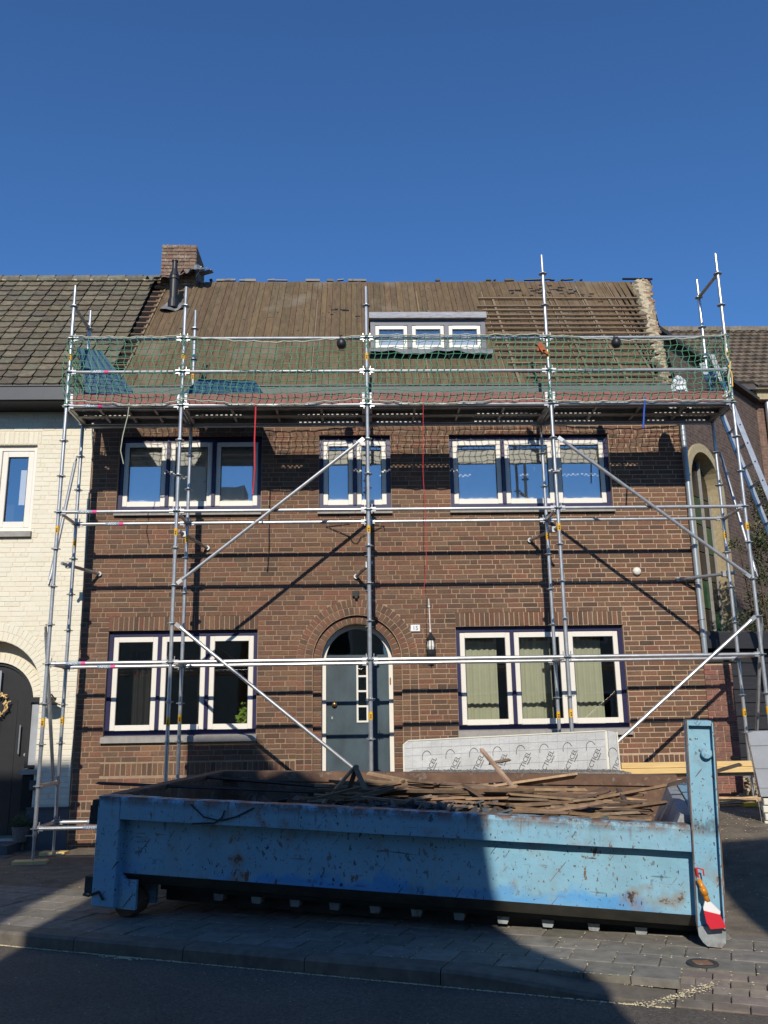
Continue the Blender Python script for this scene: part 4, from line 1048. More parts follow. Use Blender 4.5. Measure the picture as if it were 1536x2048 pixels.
b.build('mesh_strands', M_net, net, fixn=False); rb.build('edge_rope', M_rope, net, fixn=False)
b = MB()
for i, x in enumerate(PX):
    for z in (5.93,6.42,6.92):
        for k in range(4): a = random.uniform(0,6.28); b.tube([(x+.03*math.cos(a+t),YO-.01+.035*math.sin(a+t),z+random.uniform(-.03,.03)) for t in (0,1.2,2.4,3.6)], .005, 4)
b.build('lashing', M_net, net, fixn=False)

# ================================================================== CONTAINER
ct = thing('skip_container', 'scratched light blue steel roll-off container parked in front of house', 'container', (-2.3,-4.637,.02))
CANG = math.atan2(-.283,.959)
ct.rotation_euler = Euler((rad(1.6), rad(2.1), CANG), 'XYZ')
bpy.context.view_layer.update()
CM = Matrix.Translation(ct.location) @ ct.rotation_euler.to_matrix().to_4x4()
def cpart(b, name, mat, fixn=True, smooth=False):
    o = b.build(name, mat, None, smooth, fixn); o.parent = ct; return o
CL, CW, CH = 4.98, 2.45, .985
from mathutils import noise as _mn
def dn(x, z, f=1.): return _mn.noise(Vector((x*1.7*f, z*3.1*f, 4.2)))*.6+_mn.noise(Vector((x*4.3*f, z*6.1*f, 9.1)))*.4
b = MB(); nx_, nz_ = 96, 12; vs = []; fs = []
for i in range(nx_+1):
    for j in range(nz_+1):
        x = .045+4.725*i/nx_; z = .345+.455*j/nz_; e_ = min(1, min(i,nx_-i)/4)*min(1, min(j,nz_-j)/2+.15)
        vs.append((x, .094-.016*e_*dn(x,z), z))
for i in range(nx_):
    for j in range(nz_): a = i*(nz_+1)+j; fs.append((a,a+nz_+1,a+nz_+2,a+1))
b.add(vs, fs); cpart(b, 'side_panel', M_steel, smooth=True)
b = MB(); prof = [(.0,.80),(.0,.955),(.004,.972),(.015,.985),(.14,.985),(.14,.79),(.10,.79)]; vs = []; fs = []; n_ = 110; k_ = len(prof)
for i in range(n_+1):
    x = .05+4.74*i/n_
    for j, (y, z) in enumerate(prof): vs.append((x, y-(.012*dn(x,z,1.3) if j < 4 else 0), z+(.010*dn(x,.2,1.6) if 1 < j < 5 else 0)))
for i in range(n_):
    for j in range(k_): fs.append((i*k_+j, (i+1)*k_+j, (i+1)*k_+(j+1)%k_, i*k_+(j+1)%k_))
b.add(vs, fs); cpart(b, 'top_rail', M_steel)
b = MB(); b.prism([(.092,.346),(.13,.346),(.24,.25),(.19,.25)], 'x', .06, 4.80); cpart(b, 'chamfer', M_chamf)
b = MB(); b.cbox(-.176,.048,.0,.20,.075,.985,.008); b.prism([(-.15,.075),(.10,.075),(.19,.19),(.048,.35),(.048,.14)], 'y', .05, .12); cpart(b, 'corner_post', M_steel)
b = MB(); b.box(4.782,4.945,.012,.24,.30,1.70); b.box(4.765,4.782,-.03,.24,.30,1.735); b.box(4.945,4.962,-.05,.24,.30,1.725); b.box(4.782,4.945,-.028,.24,1.70,1.735)
cpart(b, 'front_post', M_steel)
b = MB(); b.prism([(4.77,.299),(4.775,.235),(4.80,.195),(4.83,.170),(4.925,.166),(4.955,.20),(4.96,.299)], 'y', -.02, .16); cpart(b, 'skid_foot', M_rubst)
for x_, y_, z_ in ((4.764,-.034,1.738),(4.955,-.054,1.728)):
    b = MB(); b.box(x_,x_+.009,y_,y_+.006,.302,z_); b.box(x_,x_+.009,y_,.24,z_-.002,z_+.004); cpart(b, 'worn_edge', M_rust)
b = MB().lathe([(0,-.045),(.035,-.042),(.042,-.03),(.042,.0)], (0,0,0), 14); b.v = [(4.90+x, .012+z, 1.50+y) for x,y,z in b.v]; cpart(b, 'pin', M_steel)
for y0 in (.13, CW-.1):
    pass
b = MB(); b.box(-.12,4.80,CW-.14,CW-.06,.2,.92); b.prism([(CW-.16,.91),(CW-.16,1.01),(CW,1.01),(CW,.89)], 'x', -.15, 4.80); b.v = [(x,y,z+(.13*(x+.15)/4.95 if z > .5 else 0)) for x,y,z in b.v]; cpart(b, 'far_side', M_rust)
b = MB(); b.box(.05,4.79,.135,.142,.36,.97); cpart(b, 'near_lining', M_rust)
b = MB(); b.prism([(.20,.2),(.20,.965),(CW-.16,.98),(CW-.16,.2)], 'x', -.13, -.06); b.prism([(.20,.965),(.20,.99),(CW-.02,1.01),(CW-.02,.98)], 'x', -.17, -.05); cpart(b, 'tail_gate', M_rust)
b = MB(); b.box(4.80,4.95,.24,CW-.02,.15,1.06); cpart(b, 'headboard', M_steel)
b = MB(); b.prism([(4.45,.45),(4.795,.45),(4.795,1.04),(4.70,1.04)], 'y', .15, CW-.165); cpart(b, 'lining_plate', M_rubst)
b = MB(); b.box(4.80,4.98,CW-.25,CW-.02,.13,1.06); cpart(b, 'front_post', M_steel)
b = MB(); b.box(-.05,4.79,.245,CW-.14,.252,.33); cpart(b, 'floor', M_rust)
for y0 in (.75,1.55):
    b = MB(); b.box(.15,4.95,y0,y0+.09,.08,.215); cpart(b, 'skid_rail', M_under)
for k in range(11):
    s_ = .86+.352*k; b = MB(); b.prism([(s_-.035,.125),(s_+.035,.125),(s_+.045,.145),(s_+.045,.178),(s_-.045,.178)], 'y', .33, .42); cpart(b, 'cross_member', M_rubst)
b = MB(); b.box(.3,4.9,.34,CW-.5,.179,.25); b.box(.3,4.9,.45,.5,.07,.18); cpart(b, 'underframe', M_under)
for y0 in (.10, CW-.45):
    b = MB().lathe([(.02,0),(.10,0),(.115,.012),(.115,.20),(.10,.215),(.02,.215)], (0,0,0), 20); b.v = [(.10+x, y0+z, .115+y*1.0-.02) for x,y,z in b.v]; cpart(b, 'roller', M_rust)
b = MB(); b.box(-.02,.22,.06,.09,.06,.30); cpart(b, 'roller_fork', M_steel)
b = MB(); b.box(.0,.26,.33,.37,.06,.26); cpart(b, 'roller_fork', M_steel)
b = MB(); b.box(-.26,-.17,.02,.14,.78,.90); b.box(-.23,-.16,.0,.16,.90,.95); b.box(-.27,-.20,.03,.12,.74,.80); cpart(b, 'tail_gate_hook', M_under)
b = MB(); b.box(-.26,-.17,.02,.20,.17,.31); b.tube([(-.27,.03,.16),(-.20,.0,.16),(-.10,-.01,.20),(-.05,-.012,.14)], .012, 5); cpart(b, 'latch', M_under)
b = MB(); b.tube([(.72,-.006,.955),(.85,-.012,.86),(1.0,-.012,.835),(1.15,-.012,.875),(1.30,-.006,.95)], .006, 5); b.tube([(.75,-.01,.80),(.95,-.012,.815),(1.02,-.012,.86),(1.04,-.01,.92)], .007, 5); cpart(b, 'tarp_wire', M_under)
for s_ in np.arange(.5,4.7,.62): b = MB(); b.tube([(s_,-.002,.90),(s_+.0,-.03,.905),(s_+.03,-.03,.885)], .006, 5)
# load: laths, slate rubble
def cw(x, y, z): v = CM @ Vector((x,y,z)); return v
LPAL = [(0.188,0.112,0.062),(0.25,0.156,0.088),(0.138,0.088,0.056),(0.312,0.206,0.119),(0.112,0.075,0.05),(0.213,0.15,0.1),(0.35,0.237,0.15)]
def lath(a, b_, wd=.038, th=.02, col=None):
    m = MB().col(jit(col or random.choice(LPAL), .25)); a = Vector(a); b_ = Vector(b_); c = (a+b_)/2
    up = Vector((random.uniform(-.5,.5), random.uniform(-.5,.5), 1)); m.bar(a, b_, wd, th, up)
    # split, ragged ends
    d = (b_-a).normalized()
    for k in (0,1,4,5): m.v[k] = tuple(Vector(m.v[k])+d*random.uniform(-.03,.03))
    m.v = [tuple(Vector(v)-c) for v in m.v]
    o = link('lath', m.mesh('lath', M_lath), None, at=c); return o
LAB = 'loose brown roofing lath heaped inside the blue container'
for k in range(215):
    s0 = random.uniform(1.25,4.05); y = random.uniform(.35,2.0); L_ = random.uniform(.4,1.5); s1 = min(4.5, s0+L_)
    hgt = .885+.145*math.exp(-((y-1.25)/.75)**2)*math.exp(-(((s0+s1)/2-2.9)/1.5)**2); z = random.uniform(hgt-.14, hgt+.05)
    a = random.gauss(0,.09); tag(lath(cw(s0,y,z+random.uniform(-.02,.02)), cw(s1, y+math.sin(a)*L_, z+random.uniform(-.05,.06)), random.uniform(.025,.05)), LAB, 'lath', 'laths heaped in the container')
for k in range(46):
    s0 = random.uniform(1.5,4.2); y = random.uniform(.4,1.8); a = random.uniform(-1.2,1.2); L_ = random.uniform(.3,.6)
    tag(lath(cw(s0,y,.96+random.uniform(-.05,.05)), cw(s0+L_*math.cos(a),y+L_*math.sin(a),1.0+random.uniform(-.06,.10)), .04), LAB, 'lath', 'laths heaped in the container')
for (a, c, t_) in (((-.75,.9,.985),(1.77,1.3,.95),'long dark lath jutting out over the container tail toward the porch'),
                   ((-.2,1.9,.985),(1.8,1.6,.955),'long dark lath lying over the container above the longer jutting one'),
                   ((1.884,1.0,1.235),(1.593,.8,.86),'splintered lath leaning to the left of the upright fan'),
                   ((1.885,1.02,1.23),(1.743,1.1,.86),'upright splintered lath in the middle of the fan'),
                   ((1.88,.98,1.23),(2.103,.85,.88),'splintered lath leaning to the right of the upright fan'),
                   ((1.861,1.5,1.125),(2.82,1.3,1.01),'pale straight lath sloping down from the fan of splinters'),
                   ((2.951,1.7,1.373),(3.379,1.3,.99),'lath standing up in front of the printed foil pack'),
                   ((3.05,1.62,1.25),(3.24,1.60,1.29),'short stub crossing the lath before the foil pack'),
                   ((2.604,1.3,.965),(3.871,1.6,1.168),'wide brown board rising toward the container front post'),
                   ((3.528,.9,.92),(4.666,1.3,1.138),'bent brown lath rising to the headboard of the container'),
                   ((4.666,1.3,1.138),(5.301,1.5,1.323),'dark lath end sticking out past the tall blue post'),
                   ((4.246,1.2,1.10),(4.349,1.0,.93),'short black burnt lath propped against container wall'),
                   ((3.703,.9,.985),(4.055,.4,.93),'short lath slanting down to the near container rail'),
                   ((2.3,1.5,1.0),(2.62,1.2,1.09),'short lath poking up between fan and foil pack'),
                   ((3.3,.6,.95),(2.9,1.0,1.10),'slanted lath poking up from the heap near its middle')):
    tag(lath(cw(*a), cw(*c), .045 if 'wide' not in t_ else .10, .022, (.07,.05,.04) if 'dark' in t_ or 'black' in t_ else None), t_, 'lath')
b = MB(); vs = []; fs = []; NX_, NY_ = 50, 24
for i in range(NX_+1):
    for j in range(NY_+1):
        s_ = .02+4.5*i/NX_; y = .15+2.15*j/NY_
        z = .54+.38*math.exp(-((y-1.2)/1.1)**2)*math.exp(-((s_-2.9)/1.3)**2)+random.uniform(-.03,.03); vs.append(cw(s_,y,z))
for i in range(NX_):
    for j in range(NY_): a = i*(NY_+1)+j; fs.append((a,a+NY_+1,a+NY_+2,a+1))
b.add(vs, fs)
for k in range(420):
    s_ = min(4.3,max(.6,random.gauss(2.8,.75))); y = random.uniform(.2,.8) if random.random() < .6 else random.uniform(.2,2.1)
    z = .855+.07*math.exp(-((s_-2.9)/.9)**2)+random.uniform(-.05,.05); p = cw(s_,y,z); q = Vector((random.gauss(0,1),random.gauss(0,1),random.gauss(0,.5))).normalized()*random.uniform(.03,.10)
    b.bar(p-q, p+q, random.uniform(.04,.11), random.uniform(.008,.018), (random.gauss(0,.5),random.gauss(0,.5),1))
o = b.build('rubble', M_rubble, fixn=False); tag(o, 'broken slate and dark rubble under the laths in the container', 'rubble', kind='stuff')
# brush hooked on the post
br = thing('wide_brush', 'wide brush with amber handle and red head hanging on the blue post', 'brush', cw(4.86,-.06,.30))
def cbuild(b, name, mat, smooth=False):
    b.v = [tuple(cw(4.80+(x-4.80)*.86, y, .70+(z-.70)*.74)) for x,y,z in b.v]; return b.build(name, mat, br, smooth)
hp = [(4.785,-.045,.66),(4.79,-.06,.60),(4.815,-.07,.53),(4.835,-.07,.46),(4.85,-.07,.405)]
b = MB(); b.tube(hp[1:], .020, 8, r2=.024); b.tube([hp[2],hp[3]], .028, 8); cbuild(b, 'handle', M_amber, True)
b = MB(); b.tube([(4.775,-.05,.70),(4.83,-.05,.69),(4.835,-.05,.63)], .007, 5); b.tube([(4.775,-.05,.70),(4.79,-.05,.61)], .010, 5); cbuild(b, 'hook', M_redstr)
b = MB(); b.prism([(4.828,.41),(4.872,.405),(4.945,.325),(4.94,.30),(4.815,.325),(4.812,.35)], 'y', -.09,-.045); cbuild(b, 'ferrule', M_white)
b = MB(); b.prism([(4.815,.324),(4.94,.299),(4.975,.21),(4.972,.185),(4.86,.165),(4.83,.22)], 'y', -.10,-.04); cbuild(b, 'head', M_redpl)

# ================================================================== INSULATION, TIMBER, STACKS
pk = thing('insulation_pack', 'long silver foil insulation pack with black lettering standing behind the container', 'insulation pack', (1.65,-1.55,.35))
PYF = -1.62
def pz(x): return 1.372+(x-.404)*.033
b = MB(); b.prism([(.40,.30),(2.90,.30),(2.905,1.452),(.455,1.372),(.402,1.33)], 'y', PYF, PYF+.14); b.build('boards', M_foil, pk)
b = MB(); b.prism([(.45,1.374),(2.905,1.455),(2.93,1.467),(.46,1.386)], 'y', PYF-.008, PYF+.16); b.prism([(2.90,.30),(2.93,.30),(2.935,1.46),(2.905,1.455)], 'y', PYF-.004, PYF+.01); b.prism([(.386,.30),(.402,.30),(.402,1.33),(.455,1.374),(.44,1.378),(.386,1.335)], 'y', PYF-.004, PYF+.01); b.build('foam_edge', M_foam, pk)
b = MB(); b.prism([(2.94,.30),(3.06,.30),(3.045,1.44),(2.94,1.462)], 'y', PYF+.0, PYF+.13); b.build('end_sheet', M_foil, pk)
b = MB(); b.prism([(3.062,.30),(3.078,.30),(3.062,1.445),(3.047,1.445)], 'y', PYF-.006, PYF+.14); b.build('end_edge', M_foam, pk)
for k in range(9):
    x = .70+.291*k; zc = 1.10+.012*k
    if k == 8: x, zc = 3.005, 1.10
    text('lettering', 'RECTICEL', .080, M_pkink, pk, (x, PYF-.0035, zc-.08), (math.pi/2, 0, 0)).rotation_euler = Euler((math.pi/2, -rad(62), 0), 'XYZ')
    b = MB(); pts = [(x-.02+.058*math.cos(a), PYF-.004, zc+.07+.085*math.sin(a)) for a in np.linspace(.5,3.4,14)]
    for p, q in zip(pts, pts[1:]): b.bar(p, q, .0016, .007, (0,-1,0)) if False else b.tube([p,q], .0032, 4)
    b.build('arc_print', M_pkink, pk)
    if k < 8:
        text('small_print', 'insulation', .026, M_pkink, pk, (x+.075, PYF-.0035, zc-.03), (math.pi/2,0,0)).rotation_euler = Euler((math.pi/2, -rad(62), 0), 'XYZ')
b = MB()
for z in (1.05,1.20,1.29): b.bar((.41,PYF-.002,z),(2.9,PYF-.002,z+.07),.0015,.004)
for k in range(20): x = .5+.12*k; b.bar((x,PYF-.002,.95),(x+.006,PYF-.002,pz(x)-.01),.0015,.0025)
b.build('foil_fold', M_wrap, pk)
fb = thing('grit_covered_boards', 'flat stack of boards covered with dark grit before the foil pack', 'board stack', (1.5,-2.0,.3))
b = MB(); b.prism([(.12,.25),(3.02,.30),(2.98,1.0),(.52,1.035),(.12,.93)], 'y', -2.35, -1.68); b.build('boards', M_grit, fb)
b = MB()
for k in range(900):
    x = random.uniform(.5,2.95); y = random.uniform(-2.35,-1.7); s_ = random.uniform(.003,.012); z = 1.035-(x-.52)*.0142; p = Vector((x,y,z))
    b.add([p+Vector((-s_,-s_,0)),p+Vector((s_,-s_*.6,0)),p+Vector((s_*.4,s_,0)),p+Vector((0,0,s_*1.1))], [(0,1,3),(1,2,3),(2,0,3)])
o = b.build('grit', M_rubble, fb, fixn=False); o['kind'] = 'stuff'
for k, (z, t_) in enumerate(((.955,'lower fresh pine beam lying on the low scaffold tube'),(1.025,'upper fresh pine beam lying on the low scaffold tube'))):
    o = MB().cbox(3.10+.05*k,4.99,-1.40+.012*k,-1.27,z-.032,z+.034,.004).build('pine_beam', M_wood); tag(o, t_, 'beam', 'fresh pine beams')
ws = thing('wrapped_stack', 'grey wrapped board stack on cream grooved foam at the picture edge', 'board stack', (4.6,-2.9,.1))
def wturn(b):
    a = rad(-21); ca, sa = math.cos(a), math.sin(a)
    b.v = [(4.12+(x-4.12)*ca-(y+3)*sa, -3+(x-4.12)*sa+(y+3)*ca, z) for x,y,z in b.v]; return b
b = MB(); b.prism([(4.10,1.425),(4.16,1.445),(5.3,1.47),(5.3,.78),(4.165,.765)], 'y', -3.0,-2.5); wturn(b).build('wrapped_boards', M_wrap, ws)
b = MB()
for z in (1.30,1.06,.86): b.bar((4.105+(1.43-z)*.1,-3.004,z),(5.3,-3.004,z+.02),.006,.012)
wturn(b).build('wrap_fold', M_wrap, ws)
for k in range(8):
    z = .13+.078*k; b = MB(); b.cbox(4.175+.012*(k%2),5.3,-2.98,-2.52,z,z+.070,.008); wturn(b).build('foam_board', M_foam, ws)
b = MB(); b.bar((4.10,-3.004,1.43),(4.165,-3.004,.12),.012,.006); wturn(b).build('wrap_edge', M_grit, ws)
for (x, y, z, t_) in ((4.02,-3.35,.02,'grey foam bearer block lying in front of the wrapped stack'),(3.72,-4.3,.0,'grey foam bearer block at the very edge of the yard')):
    o = MB().cbox(x,x+.9,y,y+.28,z+.06,z+.17,.006).build('foam_block', M_wrap); tag(o, t_, 'foam block', 'foam blocks')
for k in range(16):
    x0 = random.uniform(3.9,4.4); y = -1.05+random.uniform(-.25,.45); g = gz(4.4,y)
    m = MB().col(jit((.46,.30,.17),.2)); m.bar((x0,y,g+.02+.018*(k%5)),(x0+random.uniform(.6,.95),y+random.uniform(-.1,.1),g+.03+.02*(k%4)),.04,.02); c = Vector((4.3,y,g))
    o = m.build('lath', M_lath); tag(o, 'pinkish fresh lath lying on the yard by the brick pier', 'lath', 'laths on the yard')
sp = thing('yellow_tool', 'yellow plastic-handled tool lying on the laths by the pier', 'tool', (4.75,-1.2,.5))
b = MB(); b.cbox(4.66,4.84,-1.38,-1.34,.505,.555,.01); b.build('grip', M_yel, sp); b = MB(); b.bar((4.84,-1.36,.53),(5.05,-1.36,.52),.006,.03); b.build('blade', M_galvd, sp)

# ================================================================== THINGS ON THE SCAFFOLD
def hang_lamp(x, t_):
    t = thing('work_lamp', t_, 'lamp', (x,YO-.02,6.80), 'lamps hung on the guard rail')
    b = MB().lathe([(0,-.075),(.045,-.07),(.066,-.03),(.068,.02),(.045,.06),(.02,.075)], (x,YO-.05,6.80), 14); b.build('housing', M_black, t, smooth=True)
    b = MB(); b.tube([(x-.02,YO-.05,6.86),(x-.02,YO-.06,6.92),(x+.0,YO-.0,6.945),(x+.02,YO+.02,6.90)], .009, 5); b.box(x-.03,x+.03,YO-.07,YO-.03,6.85,6.885); b.build('hook', M_black, t)
hang_lamp(-.354, 'black round work lamp hung on guard rail before the boarded roof'); hang_lamp(3.545, 'black round work lamp hung on guard rail before the batten rows')
gl = thing('rusty_glove', 'rust orange glove stuck on the netting beside a scaffold tube', 'glove', (2.48,-1.34,6.71))
b = MB(); b.bar((2.44,-1.34,6.79),(2.51,-1.34,6.66),.05,.07); b.bar((2.49,-1.35,6.68),(2.56,-1.35,6.63),.03,.03); b.bar((2.43,-1.34,6.74),(2.42,-1.34,6.68),.02,.03); b.build('palm', M_rust2, gl); b = MB().bar((2.40,-1.33,6.80),(2.46,-1.33,6.77),.05,.05); b.build('cuff', M_black, gl)
def crumple(name, c, size, mat, seed, parent=None):
    rg = random.Random(seed); b = MB(); n1, n2 = 12, 8; vs = []; fs = []
    for i in range(n2+1):
        q = i/n2; z = size[2]*q; r = (1-.55*q**1.2)*(1 if q < .98 else .3)
        for j in range(n1): a = 6.283*j/n1; k = r*rg.uniform(.75,1.15); vs.append((c[0]+size[0]*k*math.cos(a), c[1]+size[1]*k*math.sin(a), c[2]+z+rg.uniform(-.02,.02)))
    for i in range(n2):
        for j in range(n1): fs.append((i*n1+j,i*n1+(j+1)%n1,(i+1)*n1+(j+1)%n1,(i+1)*n1+j))
    fs.append(tuple(n2*n1+j for j in range(n1))); b.add(vs, fs); return b.build(name, mat, parent)
tag(crumple('plastic_bag', (4.56,-.9,5.94), (.17,.13,.53), M_bag, 3), 'crumpled white plastic bag standing on the scaffold deck', 'bag')
rl = thing('hose_reel', 'bright blue round reel fixed to the inner scaffold post by the ladder', 'reel', (5.15,-.6,6.60))
b = MB(); b.lathe([(0,-.03),(.03,-.03),(.035,-.02),(.075,-.025),(.085,0),(.075,.025),(0,.025)], (0,0,0), 18); b.v = [(5.165+x,-.64+z,6.60+y) for x,y,z in b.v]; b.build('drum', M_bluepl, rl, smooth=False)
b = MB().box(5.13,5.20,-.60,-.56,6.57,6.63); b.build('clamp', M_black, rl)
b = MB(); vs = []; fs = []                                   # blue ribbed sheets
def sheet(name, P4, n, rib, mat):
    b = MB(); A, B_, C_, D_ = [Vector(p) for p in P4]; vs = []; fs = []; nn = (B_-A).cross(D_-A).normalized()
    for i in range(n+1):
        q = i/n; h = rib if i % 2 else 0
        for p in (A.lerp(B_,q), D_.lerp(C_,q)): vs += [p+nn*h, p+nn*(h-.012)]
    for i in range(n): a = 4*i; fs += [(a,a+2,a+6,a+4),(a+1,a+5,a+7,a+3),(a,a+4,a+5,a+1),(a+2,a+3,a+7,a+6)]
    fs += [(0,1,3,2),(4*n,4*n+2,4*n+3,4*n+1)]; b.add(vs, fs); return b.build(name, mat)
tag(sheet('blue_sheet', ((-4.24,-.75,7.03),(-3.92,-.65,7.00),(-3.10,-1.0,5.96),(-3.92,-1.05,5.96)), 10, .012, M_tarp), 'dark blue sheet leaning on the scaffold deck near the white house', 'sheet')
tag(sheet('blue_sheet', ((-2.45,-.70,6.53),(-1.64,-.70,6.51),(-1.33,-1.0,5.96),(-2.85,-1.0,5.96)), 12, .010, M_tarp), 'wide dark blue sheet leaning on the deck beside an inner scaffold tube', 'sheet')
def cord(name, pts, r, mat, t_, cat): tag(MB().tube(pts, r, 6).build(name, mat), t_, cat)
cord('strap', [(-1.539,YO-.03,5.93),(-1.55,YO-.01,5.4),(-1.54,YO,5.0),(-1.56,YO,4.62)], .011, M_redstr, 'red strap hanging below the deck in front of the upper window', 'strap')
cord('rope', [(-3.27,YO-.04,5.93),(-3.29,YO-.02,5.75),(-3.34,YO-.03,5.45),(-3.36,YO-.02,5.25),(-3.31,YO-.02,5.06)], .007, M_rope, 'short pale rope end dangling below the deck near the white house', 'rope')
cord('cord', [(.78,YO-.05,6.0),(.774,YO-.04,5.8),(.75,YO-.02,4.9),(.77,YO-.02,4.2),(.76,YO-.02,3.6),(.71,YO-.02,3.23)], .0045, M_redstr, 'thin red cord hanging from the net down past the door arch', 'cord')
cord('strap', [(3.89,YO-.05,5.97),(3.87,YO-.02,5.8),(3.84,YO,5.53)], .013, M_bluestr, 'short blue strap hanging from the deck near the downpipe', 'strap')
cord('rope', [(5.12,YO-.05,6.9),(5.10,YO-.05,6.6),(5.15,YO-.05,6.45),(5.09,YO-.06,6.25),(5.10,YO-.05,6.05),(4.98,YO-.05,5.97)], .013, M_rope, 'pale rope wound down the end post of the scaffold', 'rope')
cord('rope', [(5.16,YO-.05,6.5),(5.12,YO-.06,6.42),(5.15,YO-.06,6.3),(5.14,YO-.06,6.12)], .009, M_yel, 'short yellow rope loop on the end post of the scaffold', 'rope')
# ladder
ld = thing('ladder', 'aluminium ladder leaning against the far end of the scaffold', 'ladder', (6.8,-.9,.45))
lx = lambda z: 5.06+(6.55-z)*.275
for y in (-.72,-1.08):
    b = MB(); b.bar((lx(6.75),y,6.75),(lx(.5),y,.5),.025,.075,(0,1,0) if False else (1,0,.3)); b.build('stile', M_galv, ld)
for k in range(22):
    z = .7+.275*k; b = MB(); b.bar((lx(z),-1.07,z),(lx(z),-.73,z),.03,.03); b.build('rung', M_galv, ld)
for k in range(22): z = .7+.275*k; b = MB(); b.tube([(lx(z),-1.094,z),(lx(z),-1.098,z)], .012, 8); b.build('rung_end', M_black, ld)

# ================================================================== RED PIER, SHED, CHAPEL, BUSH
pr = thing('brick_pier', 'weathered red brick pier at the corner below the zinc downpipe', 'pier', (5.06,0,.4))
b = MB().box(4.868,5.27,.012,.40,.3,2.385); b.build('core', M_mortar, pr)
RP = [(.23,.10,.075),(.20,.095,.07),(.17,.085,.065),(.25,.115,.085),(.21,.12,.09)]
lay(pr, masonry(4.866,5.272,.33,2.385,.0722,.205,.103,.010,lambda a,c: []), RP, M_redb, .03, 0.002, 200)
b = MB().box(4.86,5.34,-.03,.45,2.388,2.43); b.build('cap', M_shed, pr)
sh = thing('black_shed', 'low black timber shed with flat roof behind the red pier', 'shed', (6.5,1.2,.4))
def R2(p, o, a): return (o[0]+p[0]*math.cos(a)-p[1]*math.sin(a), o[1]+p[0]*math.sin(a)+p[1]*math.cos(a))
SO, SA = (5.02,.55), rad(14)
def sbox(b, x0,x1,y0,y1,z0,z1):
    k = len(b.v); b.box(x0,x1,y0,y1,z0,z1); b.v[k:] = [(*R2((x,y),SO,SA),z) for x,y,z in b.v[k:]]; return b
b = sbox(MB(), -.1,5,-.18,3,2.62,2.86); b.build('roof_edge', M_shed, sh); b = sbox(MB(), -.08,4.98,-.14,3,2.862,2.88); b.build('roof_felt', M_under, sh)
for k in range(11):
    z = .42+.2*k; b = sbox(MB(), .32,4.9,.0+.012*(k%2),.04,z,z+.188); b.build('board', M_shed, sh)
b = sbox(MB(), .32,4.9,.045,2.8,.35,2.6); b.build('body', M_dark, sh)
b = sbox(MB(), .28,.36,-.03,.05,.35,2.62); b.build('post', M_shed, sh)
rub = MB()
for k in range(90):
    x, y = random.uniform(5.15,5.6), random.uniform(-.5,.35); z = gz(5.3,-.1)+random.uniform(0,.32)*math.exp(-((x-5.42)/.2)**2); p = Vector((x,y,z)); q = Vector((random.gauss(0,1),random.gauss(0,1),random.gauss(0,1))).normalized()*random.uniform(.02,.05)
    rub.bar(p-q,p+q,random.uniform(.03,.07),random.uniform(.02,.05))
o = rub.build('rubble', M_plaster, fixn=False); tag(o, 'pale heap of broken mortar beside the red pier', 'rubble', kind='stuff')

ch = thing('brick_chapel', 'dark brick chapel with tall arched leaded window beyond the house', 'chapel', (7,4,0))
A0 = Vector((5.7,2.5,0)); AD = Vector((.69,.724,0)); AN = Vector((.724,-.69,0))
def cp(s, d, z): p = A0+AD*s+AN*d; return (p.x, p.y, z)
def cmap(b, k=0): b.v[k:] = [cp(x,-y,z) for x,y,z in b.v[k:]]; return b     # x along wall, y into wall
W0, W1, WZ, WS = .42, 2.10, 3.05, 5.92; WC = (W0+W1)/2; WR = (W1-W0)/2
def brickmat(name, c1, c2, mo, bw, rh):
    m, t, bs = _nodes(name); g = t.nodes.new('ShaderNodeTexCoord'); mp = t.nodes.new('ShaderNodeMapping'); mp.inputs['Rotation'].default_value = (rad(90),0,0)
    br_ = t.nodes.new('ShaderNodeTexBrick'); br_.inputs['Scale'].default_value = 1; br_.inputs['Brick Width'].default_value = bw; br_.inputs['Row Height'].default_value = rh; br_.inputs['Mortar Size'].default_value = .007
    br_.inputs['Color1'].default_value = (*c1,1); br_.inputs['Color2'].default_value = (*c2,1); br_.inputs['Mortar'].default_value = (*mo,1)
    t.links.new(g.outputs['UV'], br_.inputs['Vector']); c = _mix(t, 1., br_.outputs['Color'], _ramp(t, _noise(t, 9, 4), .3, .7, (.7,.7,.7,1), (1.25,1.25,1.25,1)), 'MULTIPLY')
    t.links.new(c, bs.inputs['Base Color']); bs.inputs['Roughness'].default_value = .9
    inv = t.nodes.new('ShaderNodeMath'); inv.operation = 'SUBTRACT'; inv.inputs[0].default_value = 1; t.links.new(br_.outputs['Fac'], inv.inputs[1]); _bump(t, bs, inv.outputs[0], .6, .012); return m
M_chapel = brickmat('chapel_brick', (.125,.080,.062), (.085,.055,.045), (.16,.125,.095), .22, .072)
M_chapel2 = brickmat('chapel_brick_lit', (.21,.12,.085), (.16,.09,.065), (.22,.17,.13), .22, .072)  # brighter copy of the chapel brick, sunlight put into the colour
def uvs(o, fn):
    me = o.data; uv = me.uv_layers.new(name='UVMap')
    for l in me.loops: uv.data[l.index].uv = fn(me.vertices[l.vertex_index].co+o.location+wloc(o.parent))
b = slab_with_holes(MB(), -.55, 4.85, -.1, 8.62, [(W0,W1,WZ,WS+WR)], 0, .35)
for i in range(20):
    pts = []
    for a in (math.pi*i/20, math.pi*(i+1)/20):
        c, s_ = math.cos(a), math.sin(a); k = WR/max(abs(c), abs(s_)+1e-9); pts.append(((WC+WR*c, WS+WR*s_), (WC+k*c, WS+k*s_)))
    b.prism([pts[0][0],pts[0][1],pts[1][1],pts[1][0]], 'y', 0, .35)
o = cmap(b).build('wall', M_chapel, ch, fixn=False); uvs(o, lambda v: ((v-A0).dot(AD), v.z))
b = MB()                                                     # stone surround
